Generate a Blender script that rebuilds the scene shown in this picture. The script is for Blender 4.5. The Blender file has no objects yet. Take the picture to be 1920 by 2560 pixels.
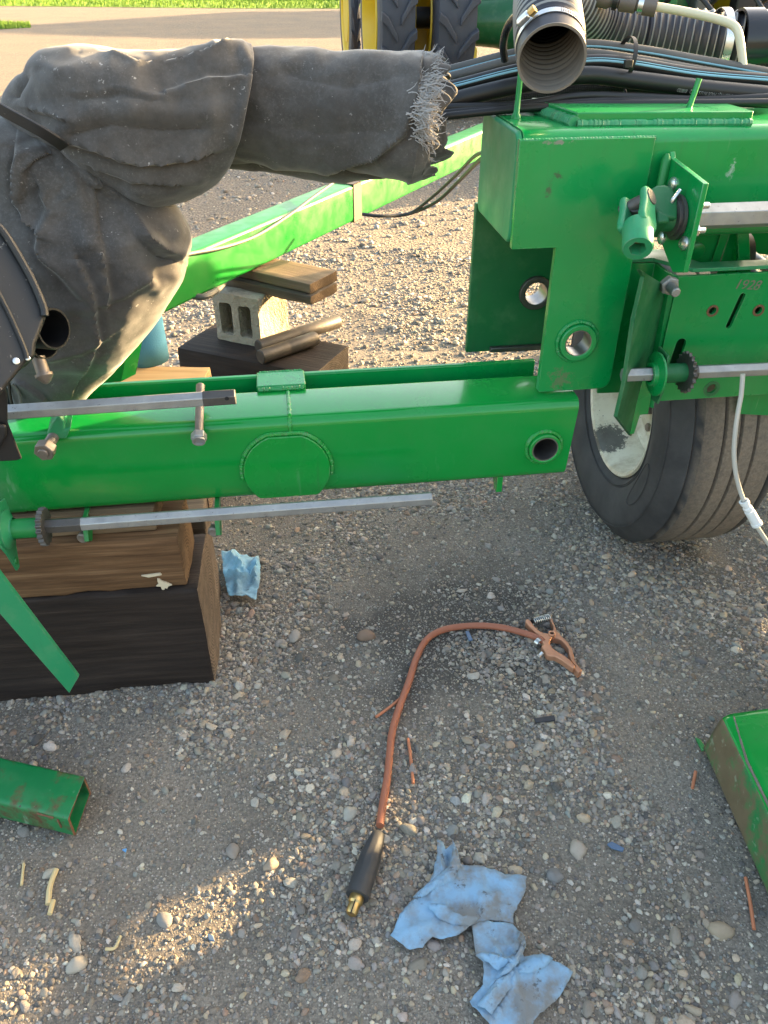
import bpy, bmesh, math, random
import numpy as np
from mathutils import Vector as V, Matrix, noise
from mathutils.geometry import tessellate_polygon, delaunay_2d_cdt
R = math.radians
rnd = random.Random(7)
sc = bpy.context.scene
COL = sc.collection

# ------------------------------------------------------------------ camera
PITCH, CAMH, FPX = 35.5, 1.5, 1920.0
cam_d = bpy.data.cameras.new('camera')
cam = bpy.data.objects.new('camera', cam_d)
COL.objects.link(cam)
cam.location = (0, 0, CAMH)
cam.rotation_euler = (R(90 - PITCH), 0, 0)
cam_d.sensor_fit = 'HORIZONTAL'
cam_d.sensor_width = 36
cam_d.lens = 36
cam_d.clip_start = 0.02
cam_d.clip_end = 2000
sc.camera = cam

# ------------------------------------------------------------------ world, sun, exposure
SUN_EL, SUN_AZ = 11.5, 62.0          # azimuth clockwise from +Y (view direction)
world = bpy.data.worlds.new('World')
sc.world = world
world.use_nodes = True
wn = world.node_tree
wn.nodes.clear()
sky = wn.nodes.new('ShaderNodeTexSky')
sky.sky_type = 'NISHITA'
sky.sun_disc = False
sky.sun_elevation = R(SUN_EL)
sky.sun_rotation = R(SUN_AZ)
sky.air_density = 1.0
sky.dust_density = 5.0
sky.ozone_density = 0.1
bg = wn.nodes.new('ShaderNodeBackground')
bg.inputs['Strength'].default_value = 0.13
wo = wn.nodes.new('ShaderNodeOutputWorld')
wn.links.new(sky.outputs[0], bg.inputs['Color'])
wn.links.new(bg.outputs[0], wo.inputs['Surface'])
sun_d = bpy.data.lights.new('sun', 'SUN')
sun_d.energy = 4.6
sun_d.angle = R(0.6)
sun_d.color = (1.0, 0.70, 0.36)
sun = bpy.data.objects.new('sun', sun_d)
COL.objects.link(sun)
sun_dir = V((math.sin(R(SUN_AZ)) * math.cos(R(SUN_EL)), math.cos(R(SUN_AZ)) * math.cos(R(SUN_EL)), math.sin(R(SUN_EL))))
sun.rotation_euler = sun_dir.to_track_quat('Z', 'Y').to_euler()
sun.location = (8, 2, 6)
sc.view_settings.view_transform = 'Standard'
sc.view_settings.look = 'None'
sc.view_settings.exposure = 3.0
sc.view_settings.gamma = 1.0
sc.view_settings.use_curve_mapping = False
sc.render.engine = 'CYCLES'
sc.cycles.use_denoising = True
sc.cycles.max_bounces = 6
sc.cycles.diffuse_bounces = 3
sc.cycles.glossy_bounces = 3
sc.cycles.transparent_max_bounces = 6
sc.cycles.caustics_reflective = False
sc.cycles.caustics_refractive = False

# ------------------------------------------------------------------ placing helpers
CP, SP = math.cos(R(PITCH)), math.sin(R(PITCH))
CAM = V((0, 0, CAMH))
def ray(x, y):
    dx, dy = (x - 960) / FPX, (1280 - y) / FPX
    return V((dx, CP + dy * SP, -SP + dy * CP))
def PZ(x, y, z=0.0):
    d = ray(x, y); return CAM + d * ((z - CAMH) / d.z)
def PY(x, y, Y):
    d = ray(x, y); return CAM + d * (Y / d.y)
def PP(x, y, p0, n):
    d = ray(x, y); return CAM + d * ((p0 - CAM).dot(n) / d.dot(n))
def PROJ(p):
    q = p - CAM
    dep = q.y * CP - q.z * SP
    up = q.y * SP + q.z * CP
    return 960 + FPX * q.x / dep, 1280 - FPX * up / dep

class Fr:
    """a local frame: ex along, ey away from the viewer, ez up"""
    def __init__(s, o, yaw=0, ex=None, ey=None, ez=None):
        s.o = V(o)
        a = R(yaw)
        s.ex = V(ex).normalized() if ex is not None else V((math.cos(a), math.sin(a), 0))
        s.ez = V(ez).normalized() if ez is not None else V((0, 0, 1))
        s.ey = V(ey).normalized() if ey is not None else s.ez.cross(s.ex).normalized()
    def __call__(s, t, d=0, z=0):
        return s.o + s.ex * t + s.ey * d + s.ez * z
    def pix(s, x, y, d=0.0):
        q = PP(x, y, s.o + s.ey * d, s.ey) - s.o
        return q.dot(s.ex), q.dot(s.ez)
    def p(s, x, y, d=0.0):
        return PP(x, y, s.o + s.ey * d, s.ey)
    def mat(s):
        m = Matrix((s.ex, s.ey, s.ez)).transposed().to_4x4()
        m.translation = s.o
        return m

# ------------------------------------------------------------------ mesh helpers
def catmull(pts, n=8):
    pts = [V(p) for p in pts]
    out = []
    P = [pts[0] * 2 - pts[1]] + pts + [pts[-1] * 2 - pts[-2]]
    for i in range(1, len(P) - 2):
        a, b, c, d = P[i - 1:i + 3]
        for k in range(n):
            t = k / n
            out.append(0.5 * ((2 * b) + (c - a) * t + (2 * a - 5 * b + 4 * c - d) * t * t + (3 * b - a - 3 * c + d) * t ** 3))
    out.append(pts[-1])
    return out
def frames(path, up=None):
    n = len(path)
    tang = [(path[min(i + 1, n - 1)] - path[max(i - 1, 0)]).normalized() for i in range(n)]
    u = up or (V((0, 0, 1)) if abs(tang[0].z) < 0.9 else V((0, 1, 0)))
    u = (u - tang[0] * u.dot(tang[0])).normalized()
    fr = []
    for t in tang:
        u = (u - t * u.dot(t)).normalized()
        fr.append((t, u, t.cross(u)))
    return fr
def tube(bm, path, r, seg=12, caps=True, rot=0.0, up=None, mats=None):
    path = [V(p) for p in path]
    fr = frames(path, up)
    rings = []
    for i, p in enumerate(path):
        rr = r[i] if isinstance(r, (list, tuple)) else r
        rings.append([bm.verts.new(p + (fr[i][1] * math.cos(2 * math.pi * k / seg + rot) + fr[i][2] * math.sin(2 * math.pi * k / seg + rot)) * rr) for k in range(seg)])
    for i in range(len(rings) - 1):
        for k in range(seg):
            f = bm.faces.new((rings[i][k], rings[i][(k + 1) % seg], rings[i + 1][(k + 1) % seg], rings[i + 1][k]))
            if mats: f.material_index = mats[i]
    if caps:
        bm.faces.new(rings[0][::-1]); bm.faces.new(rings[-1])
    return rings
def lathe(bm, o, axis, prof, seg=32, closed=False, up=None):
    """prof: (radius, height) list; axis direction"""
    axis = V(axis).normalized()
    u = up or (V((0, 0, 1)) if abs(axis.z) < 0.9 else V((1, 0, 0)))
    u = (u - axis * u.dot(axis)).normalized(); w = axis.cross(u)
    rings = []
    for r, h in prof:
        c = V(o) + axis * h
        if r < 1e-6:
            rings.append([bm.verts.new(c)])
        else:
            rings.append([bm.verts.new(c + (u * math.cos(2 * math.pi * k / seg) + w * math.sin(2 * math.pi * k / seg)) * r) for k in range(seg)])
    n = len(rings)
    for i in range(n if closed else n - 1):
        a, b = rings[i], rings[(i + 1) % n]
        for k in range(seg):
            k2 = (k + 1) % seg
            if len(a) == 1 and len(b) == 1: continue
            if len(a) == 1: bm.faces.new((a[0], b[k2], b[k]))
            elif len(b) == 1: bm.faces.new((a[k], a[k2], b[0]))
            else: bm.faces.new((a[k], a[k2], b[k2], b[k]))
    return rings
def prism(bm, loop, vec, holes=()):
    loops = [[V(p) for p in loop]] + [[V(p) for p in h] for h in holes]
    flat = [p for l in loops for p in l]
    tris = tessellate_polygon(loops)
    vec = V(vec)
    a = [bm.verts.new(p) for p in flat]
    b = [bm.verts.new(p + vec) for p in flat]
    if len(loops) == 1:
        try:
            bm.faces.new(a); bm.faces.new(b[::-1])
        except ValueError: pass
    else:
        for t in tris:
            bm.faces.new([a[i] for i in t]); bm.faces.new([b[i] for i in reversed(t)])
    k = 0
    for l in loops:
        n = len(l)
        for i in range(n):
            j = (i + 1) % n
            bm.faces.new((a[k + i], a[k + j], b[k + j], b[k + i]))
        k += n
def circ(fr, t, z, r, n=24, d=0.0, rz=None):
    return [fr(t + r * math.cos(2 * math.pi * k / n), d, z + (rz or r) * math.sin(2 * math.pi * k / n)) for k in range(n)]
def slot(fr, c, half, r, ang, d=0.0, n=6):
    ca, sa = math.cos(ang), math.sin(ang)
    pts = []
    for s, a0 in ((1, -90), (-1, 90)):
        for k in range(n + 1):
            a = R(a0 + 180 * k / n)
            x, y = s * half + r * math.cos(a), r * math.sin(a)
            pts.append(fr(c[0] + x * ca - y * sa, d, c[1] + x * sa + y * ca))
    return pts
def box(bm, fr, t0, t1, d0, d1, z0, z1):
    v = [bm.verts.new(fr(t, d, z)) for t in (t0, t1) for d in (d0, d1) for z in (z0, z1)]
    for f in ((0, 1, 3, 2), (4, 6, 7, 5), (0, 4, 5, 1), (2, 3, 7, 6), (0, 2, 6, 4), (1, 5, 7, 3)):
        bm.faces.new([v[i] for i in f])
def rrect(d0, d1, z0, z1, r, n=6):
    out = []
    for cx, cz, a0 in ((d1 - r, z1 - r, 0), (d0 + r, z1 - r, 90), (d0 + r, z0 + r, 180), (d1 - r, z0 + r, 270)):
        for k in range(n + 1):
            a = R(a0 + 90 * k / n)
            out.append((cx + r * math.cos(a), cz + r * math.sin(a)))
    return out
def rtube(bm, fr, ts, d0, d1, z0, z1, r, wall, n=6, jit=None):
    """hollow rounded rectangular tube along ex; ts list of stations"""
    po = rrect(d0, d1, z0, z1, r, n)
    pi = rrect(d0 + wall, d1 - wall, z0 + wall, z1 - wall, max(r - wall, 0.002), n)
    def ring(pr, t): return [bm.verts.new(fr(t + (jit(d, z, t) if jit else 0), d, z)) for d, z in pr]
    O = [ring(po, t) for t in ts]; I = [ring(pi, t) for t in ts]
    m = len(po)
    for i in range(len(ts) - 1):
        for k in range(m):
            k2 = (k + 1) % m
            bm.faces.new((O[i][k], O[i][k2], O[i + 1][k2], O[i + 1][k]))
            bm.faces.new((I[i][k], I[i + 1][k], I[i + 1][k2], I[i][k2]))
    for i in (0, -1):
        for k in range(m):
            k2 = (k + 1) % m
            bm.faces.new((O[i][k], O[i][k2], I[i][k2], I[i][k]))
def pipe(bm, p0, p1, ro, ri, seg=32):
    ax = V(p1) - V(p0); L = ax.length
    lathe(bm, p0, ax, [(ri, 0), (ro, 0), (ro, L), (ri, L)], seg, closed=True)
def weld(bm, path, r, step=0.006, seg=8, sq=1.0):
    """a bead of overlapping ripples along a path"""
    path = [V(p) for p in path]
    L = [0]
    for a, b in zip(path, path[1:]): L.append(L[-1] + (b - a).length)
    n = max(int(L[-1] / step * 4), 8)
    pts, rad = [], []
    j = 0
    for i in range(n + 1):
        s = L[-1] * i / n
        while j < len(L) - 2 and L[j + 1] < s: j += 1
        f = (s - L[j]) / max(L[j + 1] - L[j], 1e-9)
        pts.append(path[j].lerp(path[j + 1], f))
        rad.append(r * (1.0 - 0.16 * ((i % 4) / 4.0) + rnd.uniform(-.09, .09) + 0.22 * noise.noise(V((i * 0.11, r * 900, 3.0)))))
    tube(bm, pts, rad, seg)
def root(o):
    while o.parent: o = o.parent
    return o
def fin(name, bm, mat, parent=None, smooth=35, bevel=0.0, seg=2, origin=None, solid=0.0, sub=0, label=None):
    bmesh.ops.recalc_face_normals(bm, faces=bm.faces)
    if parent is not None: o0 = root(parent).location.copy()
    elif origin is not None: o0 = V(origin)
    else:
        xs = [v.co for v in bm.verts]
        o0 = V((sum(p.x for p in xs) / len(xs), sum(p.y for p in xs) / len(xs), min(p.z for p in xs)))
    bmesh.ops.translate(bm, verts=bm.verts, vec=-o0)
    me = bpy.data.meshes.new(name)
    bm.to_mesh(me); bm.free()
    for m in (mat if isinstance(mat, (list, tuple)) else [mat]): me.materials.append(m)
    if smooth:
        me.shade_smooth()
        me.set_sharp_from_angle(angle=R(smooth))
    ob = bpy.data.objects.new(name, me)
    COL.objects.link(ob)
    if parent is not None: ob.parent = parent
    else: ob.location = o0
    if solid:
        m = ob.modifiers.new('solid', 'SOLIDIFY'); m.thickness = solid; m.offset = 0
    if bevel:
        m = ob.modifiers.new('bevel', 'BEVEL'); m.width = bevel; m.segments = seg; m.limit_method = 'ANGLE'; m.angle_limit = R(40)
        m.harden_normals = False
    if sub:
        m = ob.modifiers.new('sub', 'SUBSURF'); m.levels = sub; m.render_levels = sub
    if label: ob['label'] = label
    return ob
def tag(o, label, cat, group=None, kind=None):
    o['label'] = label
    if cat: o['category'] = cat
    if group: o['group'] = group
    if kind: o['kind'] = kind
    return o
def thing(name, label, cat, loc, group=None):
    o = bpy.data.objects.new(name, None)
    COL.objects.link(o)
    o.empty_display_size = 0.05
    o.location = V(loc)
    return tag(o, label, cat, group)
NB = bmesh.new

# ------------------------------------------------------------------ materials
class NT:
    def __init__(s, name):
        s.m = bpy.data.materials.new(name); s.m.use_nodes = True
        s.t = s.m.node_tree; s.t.nodes.clear()
        s.out = s.n('ShaderNodeOutputMaterial')
        s.b = s.n('ShaderNodeBsdfPrincipled')
        s.t.links.new(s.b.outputs[0], s.out.inputs['Surface'])
        s.tc = s.n('ShaderNodeTexCoord')
    def n(s, k): return s.t.nodes.new(k)
    def l(s, a, b): s.t.links.new(a, b)
    def put(s, sock, v):
        if isinstance(v, bpy.types.NodeSocket): s.l(v, sock)
        elif isinstance(v, (tuple, list)) and len(v) == 3 and sock.type == 'RGBA': sock.default_value = (*v, 1)
        else: sock.default_value = v
    def coord(s, scale=None, which='Object', rot=None, loc=None):
        c = s.tc.outputs[which]
        if scale is None and rot is None and loc is None: return c
        mp = s.n('ShaderNodeMapping'); s.l(c, mp.inputs['Vector'])
        if scale: mp.inputs['Scale'].default_value = scale
        if rot: mp.inputs['Rotation'].default_value = rot
        if loc: mp.inputs['Location'].default_value = loc
        return mp.outputs[0]
    def noise(s, scale, detail=4, rough=0.55, vec=None, dist=0.0):
        k = s.n('ShaderNodeTexNoise')
        k.inputs['Scale'].default_value = scale; k.inputs['Detail'].default_value = detail
        k.inputs['Roughness'].default_value = rough; k.inputs['Distortion'].default_value = dist
        s.l(vec if vec is not None else s.coord(), k.inputs['Vector'])
        return k.outputs['Fac']
    def vor(s, scale, vec=None, feature='F1', out='Distance', rand=1.0):
        k = s.n('ShaderNodeTexVoronoi'); k.feature = feature
        k.inputs['Scale'].default_value = scale; k.inputs['Randomness'].default_value = rand
        s.l(vec if vec is not None else s.coord(), k.inputs['Vector'])
        return k.outputs[out]
    def ramp(s, fac, stops, interp='LINEAR'):
        k = s.n('ShaderNodeValToRGB'); s.put(k.inputs[0], fac)
        e = k.color_ramp.elements; k.color_ramp.interpolation = interp
        while len(e) < len(stops): e.new(0.5)
        for i, (p, c) in enumerate(stops):
            e[i].position = p
            e[i].color = (*c, 1) if isinstance(c, (tuple, list)) else (c, c, c, 1)
        return k.outputs[0]
    def mix(s, fac, a, b, blend='MIX'):
        k = s.n('ShaderNodeMix'); k.data_type = 'RGBA'; k.blend_type = blend
        s.put(k.inputs[0], fac); s.put(k.inputs[6], a); s.put(k.inputs[7], b)
        return k.outputs[2]
    def math(s, op, a, b=None, clamp=False):
        k = s.n('ShaderNodeMath'); k.operation = op; k.use_clamp = clamp
        s.put(k.inputs[0], a)
        if b is not None: s.put(k.inputs[1], b)
        return k.outputs[0]
    def sep(s, vec):
        k = s.n('ShaderNodeSeparateXYZ'); s.l(vec, k.inputs[0]); return k.outputs
    def bump(s, h, strength=0.3, dist=0.001, prev=None):
        k = s.n('ShaderNodeBump'); k.inputs['Strength'].default_value = strength; k.inputs['Distance'].default_value = dist
        s.put(k.inputs['Height'], h)
        if prev is not None: s.l(prev, k.inputs['Normal'])
        return k.outputs[0]
    def set(s, **kw):
        for k, v in kw.items(): s.put(s.b.inputs[k.replace('_', ' ')], v)
        return s

def green_paint(name, c0=(0.001, 0.212, 0.044), c1=(0.002, 0.27, 0.062), dust=0.12, scr=0.3, rough=0.28, rust=0.0, chips=0.0, coat=0.35, blots=()):
    s = NT(name)
    col = s.mix(s.noise(5, 3), c0, c1)
    big = s.noise(9, 6, 0.65)
    dm = s.ramp(big, [(0.5, 0.0), (0.78, dust)])
    col = s.mix(dm, col, (0.20, 0.30, 0.17))
    # fine streaky scratches
    sn = s.noise(60, 2, 0.5, s.coord((1, 1, 0.08), rot=(0.3, 0.2, 0.5)))
    sm = s.ramp(sn, [(0.70, 0.0), (0.76, scr)])
    sm2 = s.math('MULTIPLY', sm, s.ramp(s.noise(7, 2), [(0.52, 0), (0.68, 1)]))
    col = s.mix(sm2, col, (0.35, 0.45, 0.33))
    ro = s.ramp(s.noise(14, 4), [(0.3, rough * 0.75), (0.75, rough * 1.6)])
    if chips:
        cm = s.ramp(s.noise(38, 4, 0.7), [(0.735 - 0.06 * chips, 0), (0.765 - 0.06 * chips, 1)])
        cm = s.math('MULTIPLY', cm, s.ramp(s.noise(6, 2), [(0.45, 0), (0.6, 1)]))
        col = s.mix(cm, col, (0.045, 0.035, 0.03))
    if rust:
        rm = s.ramp(s.noise(11, 6, 0.7), [(0.60 - 0.2 * rust, 0), (0.70 - 0.1 * rust, 1)])
        rc = s.mix(s.noise(60, 4), (0.05, 0.025, 0.015), (0.16, 0.075, 0.035))
        col = s.mix(rm, col, rc)
        ro = s.mix(rm, ro, (0.8, 0.8, 0.8))
    st = s.noise(2.0, 4, 0.6, s.coord((34, 34, 2.2)))
    sm3 = s.math('MULTIPLY', s.ramp(st, [(0.56, 0), (0.74, 0.34)]), s.ramp(s.noise(3.5, 3), [(0.42, 0), (0.62, 1)]))
    col = s.mix(sm3, col, (0.045, 0.075, 0.035))
    for (cx, cy, cz), (rx, ry, rz), ang, bc, dens in blots:
        v = s.coord((1 / rx, 1 / ry, 1 / rz), rot=(0, ang, 0), loc=None)
        mp = v.node
        cc = Matrix.Diagonal((1 / rx, 1 / ry, 1 / rz)) ; q = Matrix.Rotation(ang, 3, 'Y') @ (cc @ V((cx, cy, cz)))
        mp.inputs['Location'].default_value = (-q.x, -q.y, -q.z)
        g = s.n('ShaderNodeTexGradient'); g.gradient_type = 'SPHERICAL'; s.l(v, g.inputs[0])
        nz = s.math('MULTIPLY', s.math('SUBTRACT', s.noise(85, 5, 0.75), 0.5), 2.6)
        m = s.ramp(s.math('ADD', s.math('MULTIPLY', g.outputs['Fac'], 1.0), nz), [(0.42 - dens, 0), (0.75 - dens, 0.75)])
        m = s.math('MULTIPLY', m, s.ramp(g.outputs['Fac'], [(0.0, 0), (0.25, 1)]))
        col = s.mix(m, col, bc)
    bv = s.n('ShaderNodeBevel'); bv.samples = 3; bv.inputs['Radius'].default_value = 0.0035
    ge = s.n('ShaderNodeNewGeometry')
    dp_ = s.n('ShaderNodeVectorMath'); dp_.operation = 'DOT_PRODUCT'; s.l(bv.outputs[0], dp_.inputs[0]); s.l(ge.outputs['Normal'], dp_.inputs[1])
    ed = s.ramp(s.math('SUBTRACT', 1.0, dp_.outputs['Value']), [(0.02, 0), (0.12, 1)])
    ed = s.math('MULTIPLY', ed, s.ramp(s.noise(45, 4, 0.7), [(0.42, 0), (0.66, 0.75)]))
    col = s.mix(ed, col, (0.22, 0.30, 0.20))
    s.set(Base_Color=col, Roughness=ro, Coat_Weight=coat * 0.9, Coat_Roughness=0.12, Specular_IOR_Level=0.35)
    b = s.bump(s.noise(160, 3), 0.10, 0.0006)
    b = s.bump(s.noise(30, 2), 0.10, 0.002, b)
    s.l(b, s.b.inputs['Normal'])
    return s.m
M_green = green_paint('fresh green paint')
M_tongue = green_paint('tongue paint', (0.004, 0.15, 0.016), (0.008, 0.19, 0.022), dust=0.08, scr=0.3, rough=0.35)
M_green_b = green_paint('bright green paint', (0.001, 0.225, 0.028), (0.003, 0.28, 0.040), dust=0.06, scr=0.15, rough=0.22)
M_green_old = green_paint('weathered green paint', (0.006, 0.17, 0.034), (0.012, 0.22, 0.05), dust=0.45, scr=0.8, rough=0.4, chips=0.7, coat=0.15)
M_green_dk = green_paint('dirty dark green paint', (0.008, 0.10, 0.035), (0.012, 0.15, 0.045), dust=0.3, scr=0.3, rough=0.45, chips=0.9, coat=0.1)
M_green_lt = green_paint('pale green paint', (0.02, 0.22, 0.09), (0.035, 0.29, 0.12), dust=0.4, scr=0.5, rough=0.4, chips=0.5, coat=0.1)
M_green_rust = green_paint('rusty green paint', (0.004, 0.13, 0.04), (0.008, 0.18, 0.05), dust=0.2, scr=0.6, rough=0.4, rust=0.35, chips=0.8, coat=0.1)
M_green_tr = green_paint('tractor green paint', (0.006, 0.10, 0.03), (0.01, 0.14, 0.04), dust=0.3, scr=0.1, rough=0.4)

def beam_paint():
    """fresh paint on the right, scuffed older paint to the left of the splice"""
    s = NT('wing beam paint')
    fresh = s.mix(s.noise(4, 3), (0.001, 0.215, 0.028), (0.002, 0.27, 0.042))
    old = s.mix(s.noise(6, 5, 0.65), (0.006, 0.15, 0.032), (0.014, 0.22, 0.055))
    x = s.sep(s.coord())[0]
    wob = s.math('MULTIPLY', s.noise(14, 4), 0.10)
    m = s.ramp(s.math('ADD', x, wob), [(0.0, 1.0), (1.0, 0.0)])
    m = s.math('MULTIPLY', s.math('SUBTRACT', s.math('ADD', x, wob), -0.485), 14, True)
    col = s.mix(m, old, fresh)
    inv = s.math('SUBTRACT', 1.0, m)
    sn = s.noise(55, 3, 0.6, s.coord((1.0, 1, 0.25), rot=(0, 0.5, 0.2)))
    scr = s.math('MULTIPLY', s.ramp(sn, [(0.60, 0), (0.70, 0.55)]), s.ramp(s.noise(8, 3), [(0.46, 0), (0.64, 1)]))
    scr = s.math('MULTIPLY', scr, s.math('ADD', inv, 0.08))
    col = s.mix(scr, col, (0.30, 0.42, 0.32))
    dust = s.math('MULTIPLY', s.ramp(s.noise(6, 6, 0.7), [(0.44, 0), (0.75, 0.55)]), s.math('ADD', s.math('MULTIPLY', inv, 0.8), 0.10))
    col = s.mix(dust, col, (0.20, 0.30, 0.20))
    ro = s.mix(m, (0.42, 0.42, 0.42), s.ramp(s.noise(9, 4), [(0.35, 0.16), (0.7, 0.30)]))
    s.set(Base_Color=col, Roughness=ro, Coat_Weight=0.45, Coat_Roughness=0.09, Specular_IOR_Level=0.35)
    b = s.bump(s.noise(180, 2), 0.08, 0.0006)
    b = s.bump(s.noise(25, 2), 0.10, 0.002, b)
    s.l(b, s.b.inputs['Normal'])
    return s.m
M_beam = beam_paint()

def steel(name, c0, c1, rough, metal=0.9, speck=0.4, scale=(1, 1, 1), bump=0.15):
    s = NT(name)
    col = s.mix(s.noise(22, 6, 0.65, s.coord(scale)), c0, c1)
    sp = s.ramp(s.noise(120, 4, 0.7), [(0.62, 0), (0.72, speck)])
    col = s.mix(sp, col, (c0[0] * .35, c0[1] * .33, c0[2] * .3))
    ro = s.ramp(s.noise(40, 4), [(0.3, rough * 0.8), (0.75, min(1, rough * 1.4))])
    s.set(Base_Color=col, Roughness=ro, Metallic=metal)
    s.l(s.bump(s.noise(220, 4), bump, 0.0006), s.b.inputs['Normal'])
    return s.m
M_galv = steel('galvanised hex bar', (0.22, 0.225, 0.225), (0.50, 0.50, 0.485), 0.48, 0.7, 0.7)
M_galv2 = steel('bright zinc', (0.55, 0.56, 0.56), (0.75, 0.75, 0.73), 0.28, 0.95, 0.2)
M_iron = steel('dark bare steel', (0.07, 0.065, 0.06), (0.16, 0.15, 0.14), 0.5, 0.7, 0.6)
M_pin = steel('oily brown pin steel', (0.030, 0.025, 0.021), (0.095, 0.080, 0.068), 0.5, 0.35, 0.7)
M_bolt = steel('brownish bolt steel', (0.16, 0.13, 0.11), (0.34, 0.30, 0.27), 0.5, 0.7, 0.6)
M_bore = steel('machined bore', (0.20, 0.19, 0.19), (0.42, 0.40, 0.39), 0.35, 0.9, 0.4)
M_brass = steel('brass', (0.45, 0.30, 0.11), (0.62, 0.44, 0.18), 0.35, 0.95, 0.3)
M_copper = steel('copper clamp', (0.46, 0.21, 0.12), (0.62, 0.33, 0.20), 0.45, 0.55, 0.35)
M_rust = steel('rusty cut edge', (0.09, 0.042, 0.022), (0.22, 0.105, 0.05), 0.85, 0.0, 0.6, bump=0.5)

def plain(name, c0, c1, rough=0.5, sc_=12, bump=0.1, bs=150, bd=0.001, spec=0.5, specks=None):
    s = NT(name)
    col = s.mix(s.noise(sc_, 5, 0.6), c0, c1)
    if specks:
        col = s.mix(s.ramp(s.noise(90, 3, 0.7), [(0.66, 0), (0.70, specks[1])]), col, specks[0])
    s.set(Base_Color=col, Roughness=rough, Specular_IOR_Level=spec)
    s.l(s.bump(s.noise(bs, 4), bump, bd), s.b.inputs['Normal'])
    return s.m
M_black = plain('black plastic', (0.007, 0.0072, 0.0082), (0.016, 0.0155, 0.016), 0.5, specks=((0.3, 0.28, 0.25), 0.5))
M_blackm = plain('black metal bracket', (0.006, 0.0065, 0.0075), (0.013, 0.0135, 0.015), 0.45)
M_rubber = plain('hose rubber', (0.007, 0.0075, 0.008), (0.017, 0.017, 0.017), 0.42, 20, 0.15, 300, 0.0006)
M_hosegrey = plain('dusty grey hose', (0.055, 0.054, 0.050), (0.115, 0.11, 0.10), 0.6, 25, 0.2, 300, 0.0006)
M_void = plain('dark interior', (0.006, 0.006, 0.006), (0.012, 0.012, 0.012), 0.8)
M_cyan = plain('pale blue stripe', (0.18, 0.40, 0.50), (0.24, 0.48, 0.58), 0.5)
M_cream_tube = plain('cream plastic tube', (0.62, 0.55, 0.36), (0.72, 0.66, 0.48), 0.4)
M_white_tube = plain('milky tube', (0.42, 0.40, 0.36), (0.55, 0.52, 0.46), 0.35)
M_white = plain('white plastic', (0.72, 0.72, 0.72), (0.8, 0.8, 0.8), 0.4)
M_yellow = plain('yellow wheel paint', (0.58, 0.38, 0.01), (0.68, 0.46, 0.02), 0.4, 6, specks=((0.2, 0.13, 0.05), 0.4))
M_lead = plain('orange cable jacket', (0.28, 0.085, 0.045), (0.37, 0.135, 0.075), 0.6, 25, 0.3, 90, 0.002, specks=((0.09, 0.07, 0.058), 0.95))
M_stick = plain('orange rod coating', (0.40, 0.13, 0.06), (0.52, 0.20, 0.10), 0.6, 60)
M_concrete = plain('concrete block', (0.25, 0.215, 0.16), (0.43, 0.38, 0.29), 0.95, 70, 1.0, 120, 0.009)
M_tan_duct = plain('tan duct lining', (0.15, 0.13, 0.11), (0.25, 0.215, 0.18), 0.7, 15)
M_ductw = plain('pale duct wire rib', (0.20, 0.195, 0.18), (0.30, 0.29, 0.27), 0.5)
M_duct = plain('charcoal duct', (0.016, 0.0165, 0.022), (0.036, 0.036, 0.044), 0.5, 18)
M_pipe = plain('black glossy pipe', (0.012, 0.013, 0.016), (0.022, 0.023, 0.027), 0.18, 12, 0.05)
M_paper = plain('blue paper towel', (0.075, 0.26, 0.40), (0.10, 0.31, 0.46), 0.9, 30, 0.5, 260, 0.002)
M_brownhose = plain('brown fitting', (0.09, 0.065, 0.05), (0.20, 0.16, 0.13), 0.5)
M_straw = plain('straw', (0.50, 0.38, 0.18), (0.62, 0.50, 0.28), 0.8)
M_bluebit = plain('blue plastic scrap', (0.05, 0.09, 0.16), (0.10, 0.16, 0.26), 0.5)
M_slag = plain('black scrap', (0.02, 0.02, 0.024), (0.05, 0.05, 0.06), 0.6)

def wood(name, c0, c1, c2, grain=1.0, rough=0.75, bump=0.6):
    s = NT(name)
    v = s.coord((0.9, 14, 14))
    g1 = s.noise(3.2 * grain, 8, 0.62, v, 0.25)
    v2 = s.coord((2.0, 90, 90))
    g2 = s.noise(2.2, 4, 0.6, v2)
    col = s.ramp(g1, [(0.28, c0), (0.5, c1), (0.74, c2)])
    col = s.mix(s.ramp(g2, [(0.35, 0.0), (0.7, 0.55)]), col, c0)
    crack = s.ramp(s.noise(1.5, 3, 0.5, s.coord((0.8, 24, 24), loc=(3, 1, 2))), [(0.70, 0), (0.735, 1)])
    col = s.mix(crack, col, (c0[0] * .4, c0[1] * .4, c0[2] * .4))
    s.set(Base_Color=col, Roughness=rough, Specular_IOR_Level=0.3)
    h = s.math('ADD', s.math('MULTIPLY', g1, 0.7), s.math('MULTIPLY', g2, 0.4))
    h = s.math('SUBTRACT', h, crack)
    s.l(s.bump(h, bump, 0.006), s.b.inputs['Normal'])
    return s.m
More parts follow.
